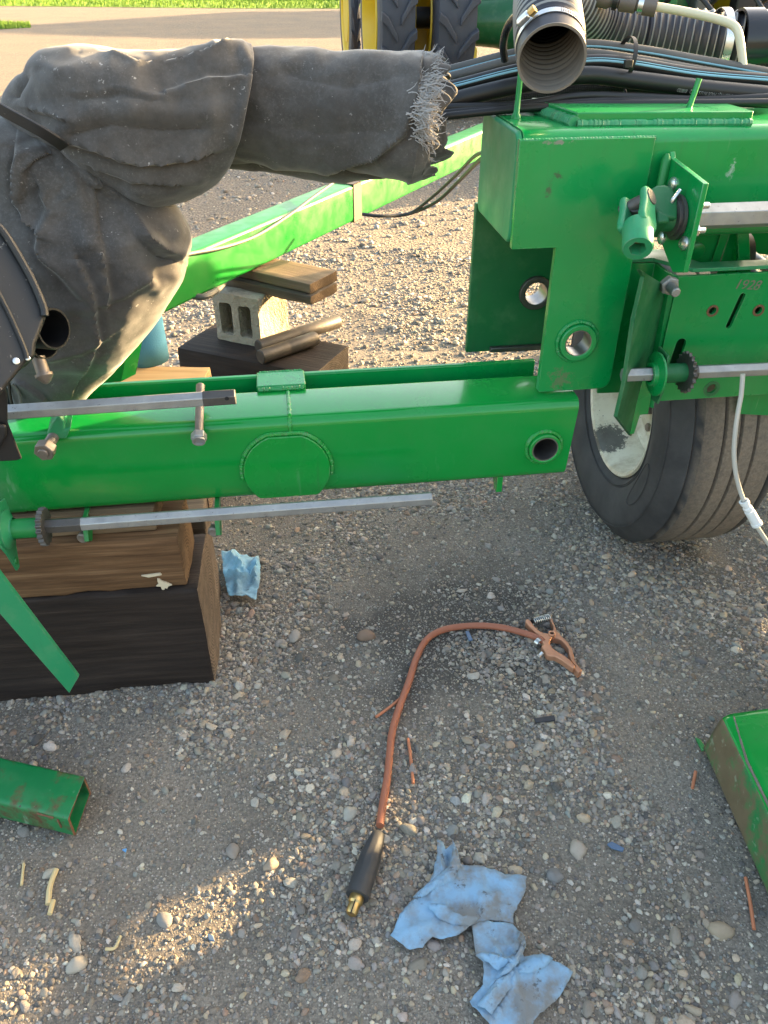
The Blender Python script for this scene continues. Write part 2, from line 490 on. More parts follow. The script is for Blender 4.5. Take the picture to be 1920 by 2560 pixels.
def endgrain(name, c0, c1, cen=(0, 0.05, 0.1)):
    s = NT(name)
    v = s.coord((0.0, 1, 1), loc=(0, -cen[1], -cen[2]))
    k = s.n('ShaderNodeTexWave'); k.wave_type = 'RINGS'; k.rings_direction = 'X'; k.wave_profile = 'SAW'
    k.inputs['Scale'].default_value = 38; k.inputs['Distortion'].default_value = 4; k.inputs['Detail'].default_value = 4
    k.inputs['Detail Scale'].default_value = 1.2
    s.l(v, k.inputs['Vector'])
    col = s.mix(k.outputs['Fac'], c0, c1)
    col = s.mix(s.ramp(s.noise(30, 5, 0.65), [(0.45, 0), (0.75, 0.5)]), col, (c1[0] * 1.5, c1[1] * 1.5, c1[2] * 1.5))
    s.set(Base_Color=col, Roughness=0.9, Specular_IOR_Level=0.2)
    s.l(s.bump(s.math('ADD', k.outputs['Fac'], s.noise(140, 4)), 0.5, 0.003), s.b.inputs['Normal'])
    return s.m
M_timber = wood('creosoted timber', (0.012, 0.008, 0.0065), (0.028, 0.019, 0.015), (0.055, 0.038, 0.029))
M_timber_end = endgrain('timber end grain', (0.055, 0.040, 0.030), (0.19, 0.145, 0.105), (0, 0.10, 0.14))
M_plank = wood('brown plank', (0.055, 0.027, 0.012), (0.155, 0.082, 0.038), (0.28, 0.165, 0.085))
M_plank_end = endgrain('plank end grain', (0.07, 0.042, 0.024), (0.18, 0.115, 0.065), (0, 0.06, 0.03))
M_board = wood('tan board', (0.085, 0.058, 0.034), (0.18, 0.122, 0.072), (0.27, 0.19, 0.115), 0.8)
M_pine = wood('yellow pine', (0.42, 0.23, 0.09), (0.55, 0.33, 0.14), (0.64, 0.43, 0.21), 0.8, bump=0.25)
M_boardold = wood('weathered grey board', (0.045, 0.034, 0.024), (0.11, 0.082, 0.056), (0.20, 0.155, 0.105), 1.0)

def canvas(name, k=1.0):
    s = NT(name)
    col = s.mix(s.noise(7, 5, 0.6), (0.031 * k, 0.0285 * k, 0.0265 * k), (0.074 * k, 0.066 * k, 0.059 * k))
    dust = s.ramp(s.noise(13, 8, 0.75), [(0.40, 0), (0.70, 0.55)])
    col = s.mix(dust, col, (0.125, 0.118, 0.112))
    fine = s.ramp(s.noise(170, 4, 0.8), [(0.50, 0), (0.72, 0.45)])
    fine = s.math('MULTIPLY', fine, s.ramp(s.noise(5, 4, 0.6), [(0.40, 0.1), (0.65, 1)]))
    col = s.mix(fine, col, (0.20, 0.19, 0.18))
    sp = s.ramp(s.noise(70, 3, 0.75), [(0.655, 0), (0.69, 0.8)])
    sp = s.math('MULTIPLY', sp, s.ramp(s.noise(9, 3), [(0.38, 0), (0.6, 1)]))
    col = s.mix(sp, col, (0.33, 0.31, 0.29))
    w1 = s.n('ShaderNodeTexWave'); w1.inputs['Scale'].default_value = 260; w1.inputs['Distortion'].default_value = 2.5; s.l(s.coord(rot=(0, 0, 0.2)), w1.inputs['Vector'])
    w2 = s.n('ShaderNodeTexWave'); w2.bands_direction = 'Z'; w2.inputs['Scale'].default_value = 260; w2.inputs['Distortion'].default_value = 2.5; s.l(s.coord(rot=(0.2, 0.1, 0)), w2.inputs['Vector'])
    h = s.math('ADD', w1.outputs['Fac'], w2.outputs['Fac'])
    s.set(Base_Color=col, Roughness=0.8, Sheen_Weight=0.3, Sheen_Roughness=0.5, Specular_IOR_Level=0.25)
    b = s.bump(h, 0.12, 0.001)
    rn = s.n('ShaderNodeTexNoise'); rn.noise_type = 'RIDGED_MULTIFRACTAL'; rn.normalize = True
    rn.inputs['Scale'].default_value = 7.0; rn.inputs['Detail'].default_value = 3.0; rn.inputs['Roughness'].default_value = 0.5; rn.inputs['Distortion'].default_value = 0.8
    s.l(s.coord((1, 1, 1.6), rot=(0.2, 0.5, 0.1)), rn.inputs['Vector'])
    b = s.bump(rn.outputs['Fac'], 0.55, 0.022, b)
    b = s.bump(s.noise(30, 5, 0.65), 0.15, 0.004, b)
    s.l(b, s.b.inputs['Normal'])
    return s.m
M_canvas = canvas('dark canvas')
M_canvas2 = canvas('dark canvas inner', 1.05)
M_thread = plain('frayed grey thread', (0.20, 0.19, 0.185), (0.42, 0.40, 0.38), 0.9)
def rag_mat(name, a=(0.19, 0.33, 0.47), b=(0.26, 0.41, 0.56), grime=0.8):
    s = NT(name)
    col = s.mix(s.noise(14, 4), a, b)
    g = s.ramp(s.noise(11, 5, 0.65), [(0.42, 0), (0.60, grime)])
    col = s.mix(g, col, (0.20, 0.17, 0.13))
    g2 = s.ramp(s.noise(34, 4, 0.7), [(0.62, 0), (0.70, grime * 0.9)])
    col = s.mix(g2, col, (0.07, 0.062, 0.055))
    s.set(Base_Color=col, Roughness=0.92, Specular_IOR_Level=0.15, Sheen_Weight=0.1)
    bb = s.bump(s.noise(420, 3), 0.3, 0.0008)
    rn = s.n('ShaderNodeTexNoise'); rn.noise_type = 'RIDGED_MULTIFRACTAL'
    rn.inputs['Scale'].default_value = 16.0; rn.inputs['Detail'].default_value = 4.0; rn.inputs['Distortion'].default_value = 1.2
    s.l(s.coord(), rn.inputs['Vector'])
    bb = s.bump(rn.outputs['Fac'], 0.7, 0.008, bb)
    bb = s.bump(s.noise(45, 5, 0.65), 0.4, 0.005, bb)
    s.l(bb, s.b.inputs['Normal'])
    return s.m
M_rag = rag_mat('soiled blue shop towel')

def tyre_mat():
    s = NT('dusty tyre rubber')
    n1 = s.noise(9, 6, 0.65)
    col = s.mix(s.ramp(n1, [(0.35, 0), (0.7, 1)]), (0.034, 0.034, 0.036), (0.066, 0.064, 0.064))
    # dried mud on the tread face: radial distance from the axle
    at = s.n('ShaderNodeAttribute'); at.attribute_name = 'tread'
    mud = s.math('MULTIPLY', at.outputs['Fac'], s.ramp(s.noise(70, 5, 0.7), [(0.25, 0.45), (0.55, 1.0)]))
    mcol = s.mix(s.noise(160, 4, 0.7), (0.10, 0.078, 0.06), (0.33, 0.265, 0.20))
    col = s.mix(mud, col, mcol)
    s.set(Base_Color=col, Roughness=0.75, Specular_IOR_Level=0.4)
    b = s.bump(s.noise(300, 4), 0.2, 0.001)
    s.l(b, s.b.inputs['Normal'])
    return s.m
M_tyre = tyre_mat()
def rim_mat():
    s = NT('cream wheel paint')
    col = s.mix(s.noise(8, 4), (0.62, 0.58, 0.45), (0.72, 0.69, 0.57))
    sp = s.ramp(s.noise(85, 3, 0.7), [(0.67, 0), (0.69, 0.9)])
    col = s.mix(sp, col, (0.05, 0.045, 0.04))
    d = s.ramp(s.noise(12, 6, 0.7), [(0.44, 0), (0.70, 0.75)])
    col = s.mix(d, col, (0.33, 0.25, 0.15))
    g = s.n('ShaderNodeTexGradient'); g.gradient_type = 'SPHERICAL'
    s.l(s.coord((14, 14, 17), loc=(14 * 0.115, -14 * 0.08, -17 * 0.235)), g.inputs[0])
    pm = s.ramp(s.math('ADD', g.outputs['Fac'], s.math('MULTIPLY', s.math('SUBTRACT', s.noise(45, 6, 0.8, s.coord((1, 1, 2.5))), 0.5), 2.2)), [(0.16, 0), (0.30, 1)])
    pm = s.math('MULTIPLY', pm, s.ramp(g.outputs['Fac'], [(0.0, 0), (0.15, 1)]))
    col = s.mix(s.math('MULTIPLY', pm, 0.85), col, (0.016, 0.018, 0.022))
    s.set(Base_Color=col, Roughness=0.5)
    s.l(s.bump(s.noise(90, 4), 0.15, 0.001), s.b.inputs['Normal'])
    return s.m
M_rim = rim_mat()
# ================================================================== the ground
def gh(x, y):
    """height of the gravel yard"""
    f = max(0.0, min(1.0, (7.0 - y) / 3.0)) * max(0.0, min(1.0, (4.0 - abs(x)) / 1.0))
    if f <= 0: return 0.0
    return f * (0.016 * noise.noise(V((x * 1.7, y * 1.7, 3.1))) + 0.007 * noise.noise(V((x * 5.3, y * 5.3, 9.7))) + 0.003 * noise.noise(V((x * 15, y * 15, 1.7))))

def ground_mat():
    s = NT('gravel yard')
    d1 = s.noise(2.2, 5, 0.6)
    col = s.mix(s.ramp(d1, [(0.35, 0), (0.65, 1)]), (0.175, 0.152, 0.124), (0.29, 0.252, 0.206))
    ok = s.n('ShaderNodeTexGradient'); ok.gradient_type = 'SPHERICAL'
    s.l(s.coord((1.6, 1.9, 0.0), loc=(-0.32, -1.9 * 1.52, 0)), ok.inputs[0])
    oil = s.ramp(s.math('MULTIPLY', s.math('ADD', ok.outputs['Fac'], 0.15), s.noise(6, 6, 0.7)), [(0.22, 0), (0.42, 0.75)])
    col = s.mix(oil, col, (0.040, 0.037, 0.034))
    grit = s.noise(150, 3, 0.7)
    col = s.mix(s.ramp(grit, [(0.40, 0.55), (0.60, 0.0)]), col, (0.055, 0.05, 0.045))
    v = s.n('ShaderNodeTexVoronoi'); v.inputs['Scale'].default_value = 210
    s.l(s.coord(), v.inputs['Vector'])
    cell = s.ramp(v.outputs['Distance'], [(0.30, 1), (0.48, 0)])
    sep = s.sep(v.outputs['Color'])
    pc = s.ramp(sep[0], [(0.0, (0.12, 0.115, 0.11)), (0.45, (0.24, 0.215, 0.18)), (0.8, (0.36, 0.31, 0.245)), (1.0, (0.50, 0.46, 0.40))])
    on = s.math('MULTIPLY', cell, s.ramp(sep[1], [(0.40, 0), (0.44, 0.85)]))
    col = s.mix(on, col, pc)
    # coarser stones with distance, where single pebbles are no longer built
    v2 = s.n('ShaderNodeTexVoronoi'); v2.inputs['Scale'].default_value = 46
    s.l(s.coord(), v2.inputs['Vector'])
    sep2 = s.sep(v2.outputs['Color'])
    pc2 = s.ramp(sep2[0], [(0.0, (0.14, 0.12, 0.10)), (0.5, (0.25, 0.21, 0.165)), (1.0, (0.38, 0.32, 0.24))])
    edge = s.ramp(v2.outputs['Distance'], [(0.35, 1), (0.62, 0)])
    far = s.math('MULTIPLY', s.math('SUBTRACT', s.sep(s.coord())[1], 3.2), 0.45, True)
    fcol = s.mix(edge, (0.17, 0.15, 0.125), pc2)
    fcol = s.mix(s.ramp(s.noise(0.6, 5, 0.6), [(0.35, 0), (0.7, 0.6)]), fcol, (0.28, 0.225, 0.165))
    col = s.mix(far, col, fcol)
    s.set(Base_Color=col, Roughness=0.95, Specular_IOR_Level=0.2)
    h = s.math('ADD', s.math('MULTIPLY', on, 0.8), s.math('MULTIPLY', grit, 0.6))
    b = s.bump(h, 0.7, 0.004)
    b = s.bump(s.math('MULTIPLY', edge, far), 0.9, 0.012, b)
    s.l(b, s.b.inputs['Normal'])
    return s.m
M_ground = ground_mat()

def spaced(lo, hi, step, far, grow=1.35):
    a = list(np.arange(lo, hi + 1e-6, step))
    s = step
    x = a[-1]; up = []
    while x < far:
        s *= grow; x += s; up.append(x)
    s = step; x = a[0]; dn = []
    while x > -far:
        s *= grow; x -= s; dn.append(x)
    return dn[::-1] + a + up
gx = spaced(-2.6, 2.6, 0.028, 500); gy = spaced(0.1, 5.0, 0.028, 600)
verts = [(x, y, gh(x, y)) for y in gy for x in gx]
nx = len(gx)
faces = [(j * nx + i, j * nx + i + 1, (j + 1) * nx + i + 1, (j + 1) * nx + i) for j in range(len(gy) - 1) for i in range(nx - 1)]
me = bpy.data.meshes.new('gravel_ground')
me.from_pydata(verts, [], faces); me.shade_smooth(); me.materials.append(M_ground)
ground = bpy.data.objects.new('gravel_ground', me); COL.objects.link(ground)
tag(ground, 'grey brown gravel farmyard under the machine', 'ground', kind='structure')

# ---- pebbles: instanced stones (nobody could count them)
RAGS_PX = [
 [(1092,2102),(1108,2108),(1113,2130),(1133,2112),(1143,2150),(1150,2165),(1190,2168),(1300,2190),(1317,2194),(1313,2230),(1295,2265),(1282,2290),(1284,2308),(1220,2305),(1180,2318),(1140,2345),(1098,2350),(1080,2345),(1055,2372),(1025,2378),(976,2340),(1000,2290),(1030,2250),(1075,2215),(1092,2150)],
 [(1178,2318),(1220,2308),(1280,2310),(1313,2345),(1305,2390),(1310,2398),(1345,2392),(1400,2410),(1432,2432),(1400,2490),(1350,2540),(1300,2600),(1240,2610),(1215,2555),(1172,2510),(1207,2465),(1208,2412),(1190,2400)],
 [(556,1392),(585,1388),(612,1396),(648,1400),(653,1430),(652,1460),(640,1512),(618,1500),(600,1503),(572,1495),(560,1440)],
]
def inpoly(p, poly):
    c = False; j = len(poly) - 1
    for i in range(len(poly)):
        if (poly[i][1] > p[1]) != (poly[j][1] > p[1]) and p[0] < (poly[j][0] - poly[i][0]) * (p[1] - poly[i][1]) / (poly[j][1] - poly[i][1]) + poly[i][0]:
            c = not c
        j = i
    return c
rag_polys = [[tuple(PZ(x, y, 0.01).xy) for x, y in pl] for pl in RAGS_PX]

def pebble_mat():
    s = NT('river pebbles')
    at = s.n('ShaderNodeAttribute'); at.attribute_type = 'INSTANCER'; at.attribute_name = 'pcol'
    n1 = s.noise(3.0, 5, 0.65)
    col = s.mix(s.ramp(n1, [(0.3, 0.0), (0.75, 0.45)]), at.outputs['Color'], (0.19, 0.165, 0.135))
    col = s.mix(s.ramp(s.noise(14, 3, 0.7), [(0.62, 0), (0.72, 0.35)]), col, (0.07, 0.065, 0.06))
    s.set(Base_Color=col, Roughness=0.82, Specular_IOR_Level=0.3)
    s.l(s.bump(s.noise(9, 5, 0.7), 0.35, 0.15), s.b.inputs['Normal'])
    return s.m
M_pebble = pebble_mat()

PAL = [((0.36, 0.335, 0.30), 5), ((0.40, 0.34, 0.265), 4), ((0.25, 0.24, 0.23), 5), ((0.13, 0.13, 0.135), 2.2), ((0.33, 0.24, 0.18), 1.3), ((0.52, 0.49, 0.44), 2.0), ((0.21, 0.19, 0.16), 3), ((0.24, 0.26, 0.265), 1.2)]
pal_c = np.array([c for c, w in PAL]); pal_w = np.array([w for c, w in PAL]); pal_w = pal_w / pal_w.sum()
rs = np.random.RandomState(11)
def mask(x, y):
    """where stones gather and where bare dirt shows"""
    a = noise.noise(V((x * 2.1 + 4, y * 2.1, 0.3))) + 0.55 * noise.noise(V((x * 5.0, y * 5.0, 5.5)))
    return max(0.0, min(1.0, 0.50 + a * 1.5))
def scatter(Y0, Y1, dens, s0, s1, power, lowmask):
    P, S = [], []
    area_w = lambda Y: 0.62 * Y + 0.55
    W = area_w(Y1)
    n = int((Y1 - Y0) * 2 * W * dens)
    xs = rs.uniform(-W, W, n); ys = rs.uniform(Y0, Y1, n); us = rs.rand(n); ss = rs.rand(n)
    for x, y, u, q in zip(xs, ys, us, ss):
        if abs(x) > area_w(y): continue
        m = mask(x, y)
        if u > lowmask + (1 - lowmask) * m * m: continue
        if y < 2.0 and any(inpoly((x, y), pl) for pl in rag_polys): continue
        s = s0 + (s1 - s0) * q ** power
        P.append((x, y, gh(x, y))); S.append(s)
    return P, S
def pebbles(name, label, batches):
    P, S = [], []
    for b in batches:
        p, s = scatter(*b); P += p; S += s
    n = len(P)
    S = np.array(S); P = np.array(P)
    asp = np.stack([S * rs.uniform(0.9, 1.35, n), S * rs.uniform(0.7, 1.0, n), S * rs.uniform(0.45, 0.8, n)], 1)
    P[:, 2] += asp[:, 2] * rs.uniform(-0.25, 0.5, n)
    rot = np.stack([rs.normal(0, 0.25, n), rs.normal(0, 0.25, n), rs.uniform(0, 6.283, n)], 1)
    ci = rs.choice(len(PAL), n, p=pal_w)
    colr = pal_c[ci] * rs.uniform(0.62, 1.38, (n, 1)) * rs.uniform(0.96, 1.04, (n, 3)) * np.array([1.05, 1.0, 0.93])
    me = bpy.data.meshes.new(name)
    me.vertices.add(n)
    me.vertices.foreach_set('co', P.astype(np.float32).ravel())
    a = me.attributes.new('scl', 'FLOAT_VECTOR', 'POINT'); a.data.foreach_set('vector', asp.astype(np.float32).ravel())
    a = me.attributes.new('rot', 'FLOAT_VECTOR', 'POINT'); a.data.foreach_set('vector', rot.astype(np.float32).ravel())
    a = me.attributes.new('pidx', 'INT', 'POINT'); a.data.foreach_set('value', rs.randint(0, 9, n).astype(np.int32))
    a = me.attributes.new('pcol', 'FLOAT_COLOR', 'POINT'); a.data.foreach_set('color', np.concatenate([colr, np.ones((n, 1))], 1).astype(np.float32).ravel())
    me.materials.append(M_pebble)
    ob = bpy.data.objects.new(name, me); COL.objects.link(ob)
    g = bpy.data.node_groups.new(name, 'GeometryNodeTree')
    g.interface.new_socket('Geometry', in_out='INPUT', socket_type='NodeSocketGeometry')
    g.interface.new_socket('Geometry', in_out='OUTPUT', socket_type='NodeSocketGeometry')
    N, L = g.nodes, g.links
    gi = N.new('NodeGroupInput'); go = N.new('NodeGroupOutput')
    g2i = N.new('GeometryNodeGeometryToInstance')
    for k in range(9):
        ic = N.new('GeometryNodeMeshIcoSphere'); ic.inputs['Radius'].default_value = 1.0; ic.inputs['Subdivisions'].default_value = 3 if k < 6 else 2
        sp = N.new('GeometryNodeSetPosition'); L.new(ic.outputs['Mesh'], sp.inputs['Geometry'])
        pos = N.new('GeometryNodeInputPosition')
        add = N.new('ShaderNodeVectorMath'); add.operation = 'ADD'; add.inputs[1].default_value = (k * 7.3, k * 3.1, k * 1.7); L.new(pos.outputs[0], add.inputs[0])
        nz = N.new('ShaderNodeTexNoise'); nz.inputs['Scale'].default_value = 0.75 if k < 6 else 1.0; nz.inputs['Detail'].default_value = 1.5
        L.new(add.outputs[0], nz.inputs['Vector'])
        mp = N.new('ShaderNodeMapRange'); mp.inputs[1].default_value = 0.25; mp.inputs[2].default_value = 0.75; mp.inputs[3].default_value = -0.42; mp.inputs[4].default_value = 0.30
        L.new(nz.outputs['Fac'], mp.inputs[0])
        sc_ = N.new('ShaderNodeVectorMath'); sc_.operation = 'SCALE'; L.new(pos.outputs[0], sc_.inputs[0]); L.new(mp.outputs[0], sc_.inputs['Scale'])
        L.new(sc_.outputs[0], sp.inputs['Offset'])
        sm = N.new('GeometryNodeSetMaterial'); sm.inputs['Material'].default_value = M_pebble; L.new(sp.outputs[0], sm.inputs['Geometry'])
        ss = N.new('GeometryNodeSetShadeSmooth'); L.new(sm.outputs[0], ss.inputs['Geometry'])
        ss.inputs['Shade Smooth'].default_value = True
        L.new(ss.outputs[0], g2i.inputs[0])
    iop = N.new('GeometryNodeInstanceOnPoints'); iop.inputs['Pick Instance'].default_value = True
    def na(nm, t):
        k = N.new('GeometryNodeInputNamedAttribute'); k.data_type = t; k.inputs['Name'].default_value = nm
        return [o for o in k.outputs if o.enabled and o.name == 'Attribute'][0]
    L.new(gi.outputs[0], iop.inputs['Points']); L.new(g2i.outputs[0], iop.inputs['Instance'])
    L.new(na('pidx', 'INT'), iop.inputs['Instance Index'])
    e2r = N.new('FunctionNodeEulerToRotation'); L.new(na('rot', 'FLOAT_VECTOR'), e2r.inputs[0]); L.new(e2r.outputs[0], iop.inputs['Rotation'])
    L.new(na('scl', 'FLOAT_VECTOR'), iop.inputs['Scale'])
    L.new(iop.outputs[0], go.inputs[0])
    md = ob.modifiers.new('stones', 'NODES'); md.node_group = g
    tag(ob, label, 'gravel', kind='stuff')
    return ob
pebbles('gravel', 'loose rounded river gravel spread over the yard', [
    # Y0, Y1, per m2, smallest radius, largest, power, share left on bare dirt
    (0.40, 2.3, 2100, 0.0058, 0.0140, 3.0, 0.06),
    (0.40, 2.4, 18000, 0.0030, 0.0066, 1.4, 0.07),
    (2.3, 5.0, 600, 0.008, 0.019, 2.0, 0.25),
    (2.3, 5.0, 3600, 0.0045, 0.008, 1.3, 0.30),
    (5.0, 12.0, 160, 0.010, 0.022, 1.8, 0.5),
])
pebbles('grit', 'fine grit and pea gravel between the larger stones', [
    (0.40, 2.4, 30000, 0.0012, 0.0032, 1.2, 0.28),
])

# ---- grass at the far edge of the yard
def grass_mat(name, c0, c1):
    s = NT(name)
    col = s.mix(s.noise(1.2, 5, 0.7), c0, c1)
    s.set(Base_Color=col, Roughness=0.8, Specular_IOR_Level=0.2)
    s.l(s.bump(s.noise(40, 4), 0.8, 0.05), s.b.inputs['Normal'])
    return s.m
M_grass = grass_mat('lawn grass', (0.10, 0.20, 0.025), (0.20, 0.28, 0.05))
M_grassb = grass_mat('grass blades', (0.09, 0.20, 0.02), (0.22, 0.32, 0.05))
def sheet(name, pts, mat, label, cat):
    bm = NB(); bm.faces.new([bm.verts.new(p) for p in pts])
    o = fin(name, bm, mat, smooth=0, origin=(0, 0, 0)); return tag(o, label, cat, kind='structure')
lawn_poly = [(-60, 19.0), (-15.5, 21.0), (-12.2, 24.2), (-10.2, 26.2), (-10.9, 28.0), (-16, 29.8), (-60, 33)]
sheet('lawn', [(x, y, 0.010) for x, y in lawn_poly], M_grass, 'small wedge of bright lawn at the left of the yard', 'lawn')
far_poly = [(-200, 44.0), (-18, 40.5), (-6, 38.0), (30, 37.0), (200, 37.0), (300, 500), (-300, 500)]
sheet('field', [(x, y, 0.012) for x, y in far_poly], M_grass, 'wide strip of mown grass across the far side of the yard', 'field')
def blades(name, label, n, region, hmin, hmax, test):
    vs, fs = [], []
    k = 0
    while k < n:
        x = rnd.uniform(region[0], region[1]); y = rnd.uniform(region[2], region[3])
        if not test(x, y): continue
        h = rnd.uniform(hmin, hmax); a = rnd.uniform(0, math.pi); w = h * 0.10 + 0.006
        lx, ly = rnd.uniform(-.4, .4) * h, rnd.uniform(-.4, .4) * h
        i = len(vs)
        vs += [(x - w * math.cos(a), y - w * math.sin(a), 0.01), (x + w * math.cos(a), y + w * math.sin(a), 0.01), (x + lx, y + ly, 0.01 + h)]
        fs.append((i, i + 1, i + 2)); k += 1
    me = bpy.data.meshes.new(name); me.from_pydata(vs, [], fs); me.materials.append(M_grassb)
    o = bpy.data.objects.new(name, me); COL.objects.link(o)
    return tag(o, label, 'grass', kind='stuff')
blades('lawn_grass', 'short blades of grass on the small left lawn', 16000, (-18, -10, 19, 30), 0.05, 0.12, lambda x, y: inpoly((x, y), lawn_poly))
blades('mown_grass', 'short blades of grass on the far strip', 26000, (-25, 14, 37, 50), 0.05, 0.14, lambda x, y: inpoly((x, y), far_poly))
blades('tall_grass', 'taller unmown grass along the top edge of the yard', 30000, (-16, 14, 46.5, 54), 0.25, 0.7, lambda x, y: y > 46.5 + max(0, -(x + 6)) * 0.5)
# ================================================================== wing beam (near, horizontal)
B = Fr((0.419, 1.504, 0), 7.55)
ZB, ZT = 0.530, 0.725
def hexpts(c, ex, ey, r, rot=0): return [c + (ex * math.cos(R(60 * k) + rot) + ey * math.sin(R(60 * k) + rot)) * r for k in range(6)]
def bolt(name, mat, p, ax, r, length, head=True, parent=None, hr=None, hh=None, nut_at=None):
    """bolt: shank from p along ax; hex head at the end"""
    ax = V(ax).normalized(); bm = NB()
    u = ax.orthogonal().normalized(); w = ax.cross(u)
    pts = []
    rr = []
    n = max(int(length / (r * 0.22)), 6)
    for i in range(n + 1):
        pts.append(V(p) + ax * length * i / n); rr.append(r * (1.0 if i % 2 else 0.93))
    rr[-1] = r * 0.8
    tube(bm, pts, rr, 14)
    hr = hr or r * 1.85; hh = hh or r * 1.3
    hp = V(p) + ax * (nut_at or 0)
    lp = hexpts(hp, u, w, hr)
    prism(bm, lp, ax * hh)
    lathe(bm, hp + ax * hh, ax, [(hr * 0.84, 0.0), (hr * 0.8, r * 0.12), (r * 1.02, r * 0.13)], 18)
    return fin(name, bm, mat, parent, bevel=r * 0.1)

wb = thing('wing_frame_beam', 'fresh green box beam lying on timber blocks, with oval cover plate and end bushing', 'frame beam', B(-0.7, 0.08, ZB))
bm = NB()
ends = lambda d, z, t: (0.010 * (z - ZB) / 0.2 if t > -0.05 else 0)
rtube(bm, B, [-1.75, -1.2, -0.8, -0.4, -0.15, 0.0], 0.0, 0.152, ZB, ZT, 0.022, 0.010, jit=ends)
tube_o = fin('box_tube', bm, M_beam, wb)
def cut_bore(ob, p0, p1, r):
    cb_ = NB(); ax_ = V(p1) - V(p0)
    lathe(cb_, V(p0) - root(ob).location, ax_, [(0, 0), (r, 0), (r, ax_.length), (0, ax_.length)], 40)
    bmesh.ops.recalc_face_normals(cb_, faces=cb_.faces)
    cm = bpy.data.meshes.new('bore'); cb_.to_mesh(cm); cb_.free()
    co = bpy.data.objects.new('bore', cm); COL.objects.link(co); co.location = root(ob).location
    md = ob.modifiers.new('bore', 'BOOLEAN'); md.object = co; md.operation = 'DIFFERENCE'; md.solver = 'EXACT'
    bpy.context.view_layer.update()
    me = bpy.data.meshes.new_from_object(ob.evaluated_get(bpy.context.evaluated_depsgraph_get()))
    ob.modifiers.remove(md); ob.data = me
    bpy.data.objects.remove(co); bpy.data.meshes.remove(cm)
_tb, _zb = B.pix(1361, 1120, -0.006)
bpy.context.view_layer.update()
cut_bore(tube_o, B(_tb, -0.03, _zb), B(_tb, 0.2, _zb), 0.0335)
bm = NB()      # rear flange plate with rolled lip
prism(bm, [B(-1.75, 0.205, ZB + 0.03), B(-0.03, 0.205, ZB + 0.03), B(-0.03, 0.205, ZT + 0.004), B(-1.75, 0.205, ZT + 0.004)], B.ey * 0.016)
fin('rear_plate', bm, M_green, wb, bevel=0.004)
bm = NB()      # bottom web between tube and rear plate
box(bm, B, -1.75, -0.05, 0.150, 0.207, ZB + 0.035, ZB + 0.045)
fin('web_plate', bm, M_green, wb)
bm = NB()      # bridging plate across the gap
t0 = B.pix(640, 950, 0.15)[0]; t1 = B.pix(763, 945, 0.15)[0]
box(bm, B, t0, t1, 0.138, 0.213, ZT - 0.006, ZT + 0.011)
br = fin('bridge_plate', bm, M_green, wb, bevel=0.003)
bm = NB()
weld(bm, [B(t0 + 0.004, 0.137, ZT + 0.003), B(t1 - 0.004, 0.137, ZT + 0.003)], 0.0065)
weld(bm, [B(t0 + 0.006, 0.212, ZT + 0.008), B(t1 - 0.006, 0.212, ZT + 0.008)], 0.0055)
fin('weld_bead', bm, M_green, br)
bm = NB()      # splice weld over the top and rounded corner
ts = B.pix(722, 1010, 0.05)[0]
weld(bm, [B(ts, 0.138, ZT - 0.001), B(ts, 0.02, ZT - 0.001), B(ts - 0.001, 0.007, ZT - 0.006), B(ts - 0.001, 0.0005, ZT - 0.018), B(ts - 0.001, -0.001, ZT - 0.03)], 0.0048, 0.0075)
fin('splice_weld', bm, M_green_b, wb)
# oval cover plate
bm = NB()
tc, zc = B.pix(717, 1166, -0.01)
rx = 0.0935; top, bot = zc + 0.073, zc - 0.079
zc0 = zc - 0.012
lp = []
for k in range(64):
    a = 2 * math.pi * k / 64
    z = zc0 + rx * 0.98 * math.sin(a)
    lp.append(B(tc + rx * math.cos(a), -0.011, min(max(z, bot), top)))
prism(bm, lp, B.ey * 0.012)
cp = fin('cover_plate', bm, M_green_b, wb, bevel=0.0015)
bm = NB()
path = []
for k in range(64):
    a = 2 * math.pi * k / 64
    if -0.2 < a < math.pi + 0.25 or a > 2 * math.pi - 0.25:
        z = zc0 + (rx + 0.004) * 0.98 * math.sin(a)
        path.append((a if a < 4.5 else a - 2 * math.pi, B(tc + (rx + 0.004) * math.cos(a), -0.003, min(z, top + 0.004))))
path = [p for a, p in sorted(path, key=lambda q: q[0])]
weld(bm, path, 0.0052, 0.0055)
fin('weld_bead', bm, M_green_b, cp)
# end bushing
tb, zb_ = B.pix(1361, 1120, -0.006)
bm = NB()
pipe(bm, B(tb, -0.014, zb_), B(tb, 0.160, zb_), 0.0365, 0.0300)
bu = fin('bushing', bm, M_green_b, wb, bevel=0.0015)
bm = NB()
pipe(bm, B(tb, -0.0125, zb_), B(tb, 0.158, zb_), 0.0298, 0.0275)
fin('bushing_liner', bm, M_bore, bu)
bm = NB()
weld(bm, [B(tb + 0.040 * math.cos(a), -0.001, zb_ + 0.040 * math.sin(a)) for a in np.linspace(0, 2 * math.pi, 40)], 0.0052)
fin('weld_bead', bm, M_green_b, bu)
bm = NB()
lathe(bm, B(tb, 0.120, zb_), B.ey, [(0.0274, 0), (0.0, 0.001)], 24)  # near-black disc stands in for the shade deep in the bore
fin('bore_shade', bm, M_void, bu)
# stop tab below
bm = NB()
t1 = B.pix(1240, 1205, 0.02)[0]
prism(bm, [B(t1, 0.012, ZB + 0.003), B(t1, 0.012, ZB - 0.040), B(t1, 0.030, ZB - 0.040), B(t1, 0.075, ZB + 0.003)], B.ex * 0.014)
fin('stop_tab', bm, M_green_b, wb, bevel=0.001)
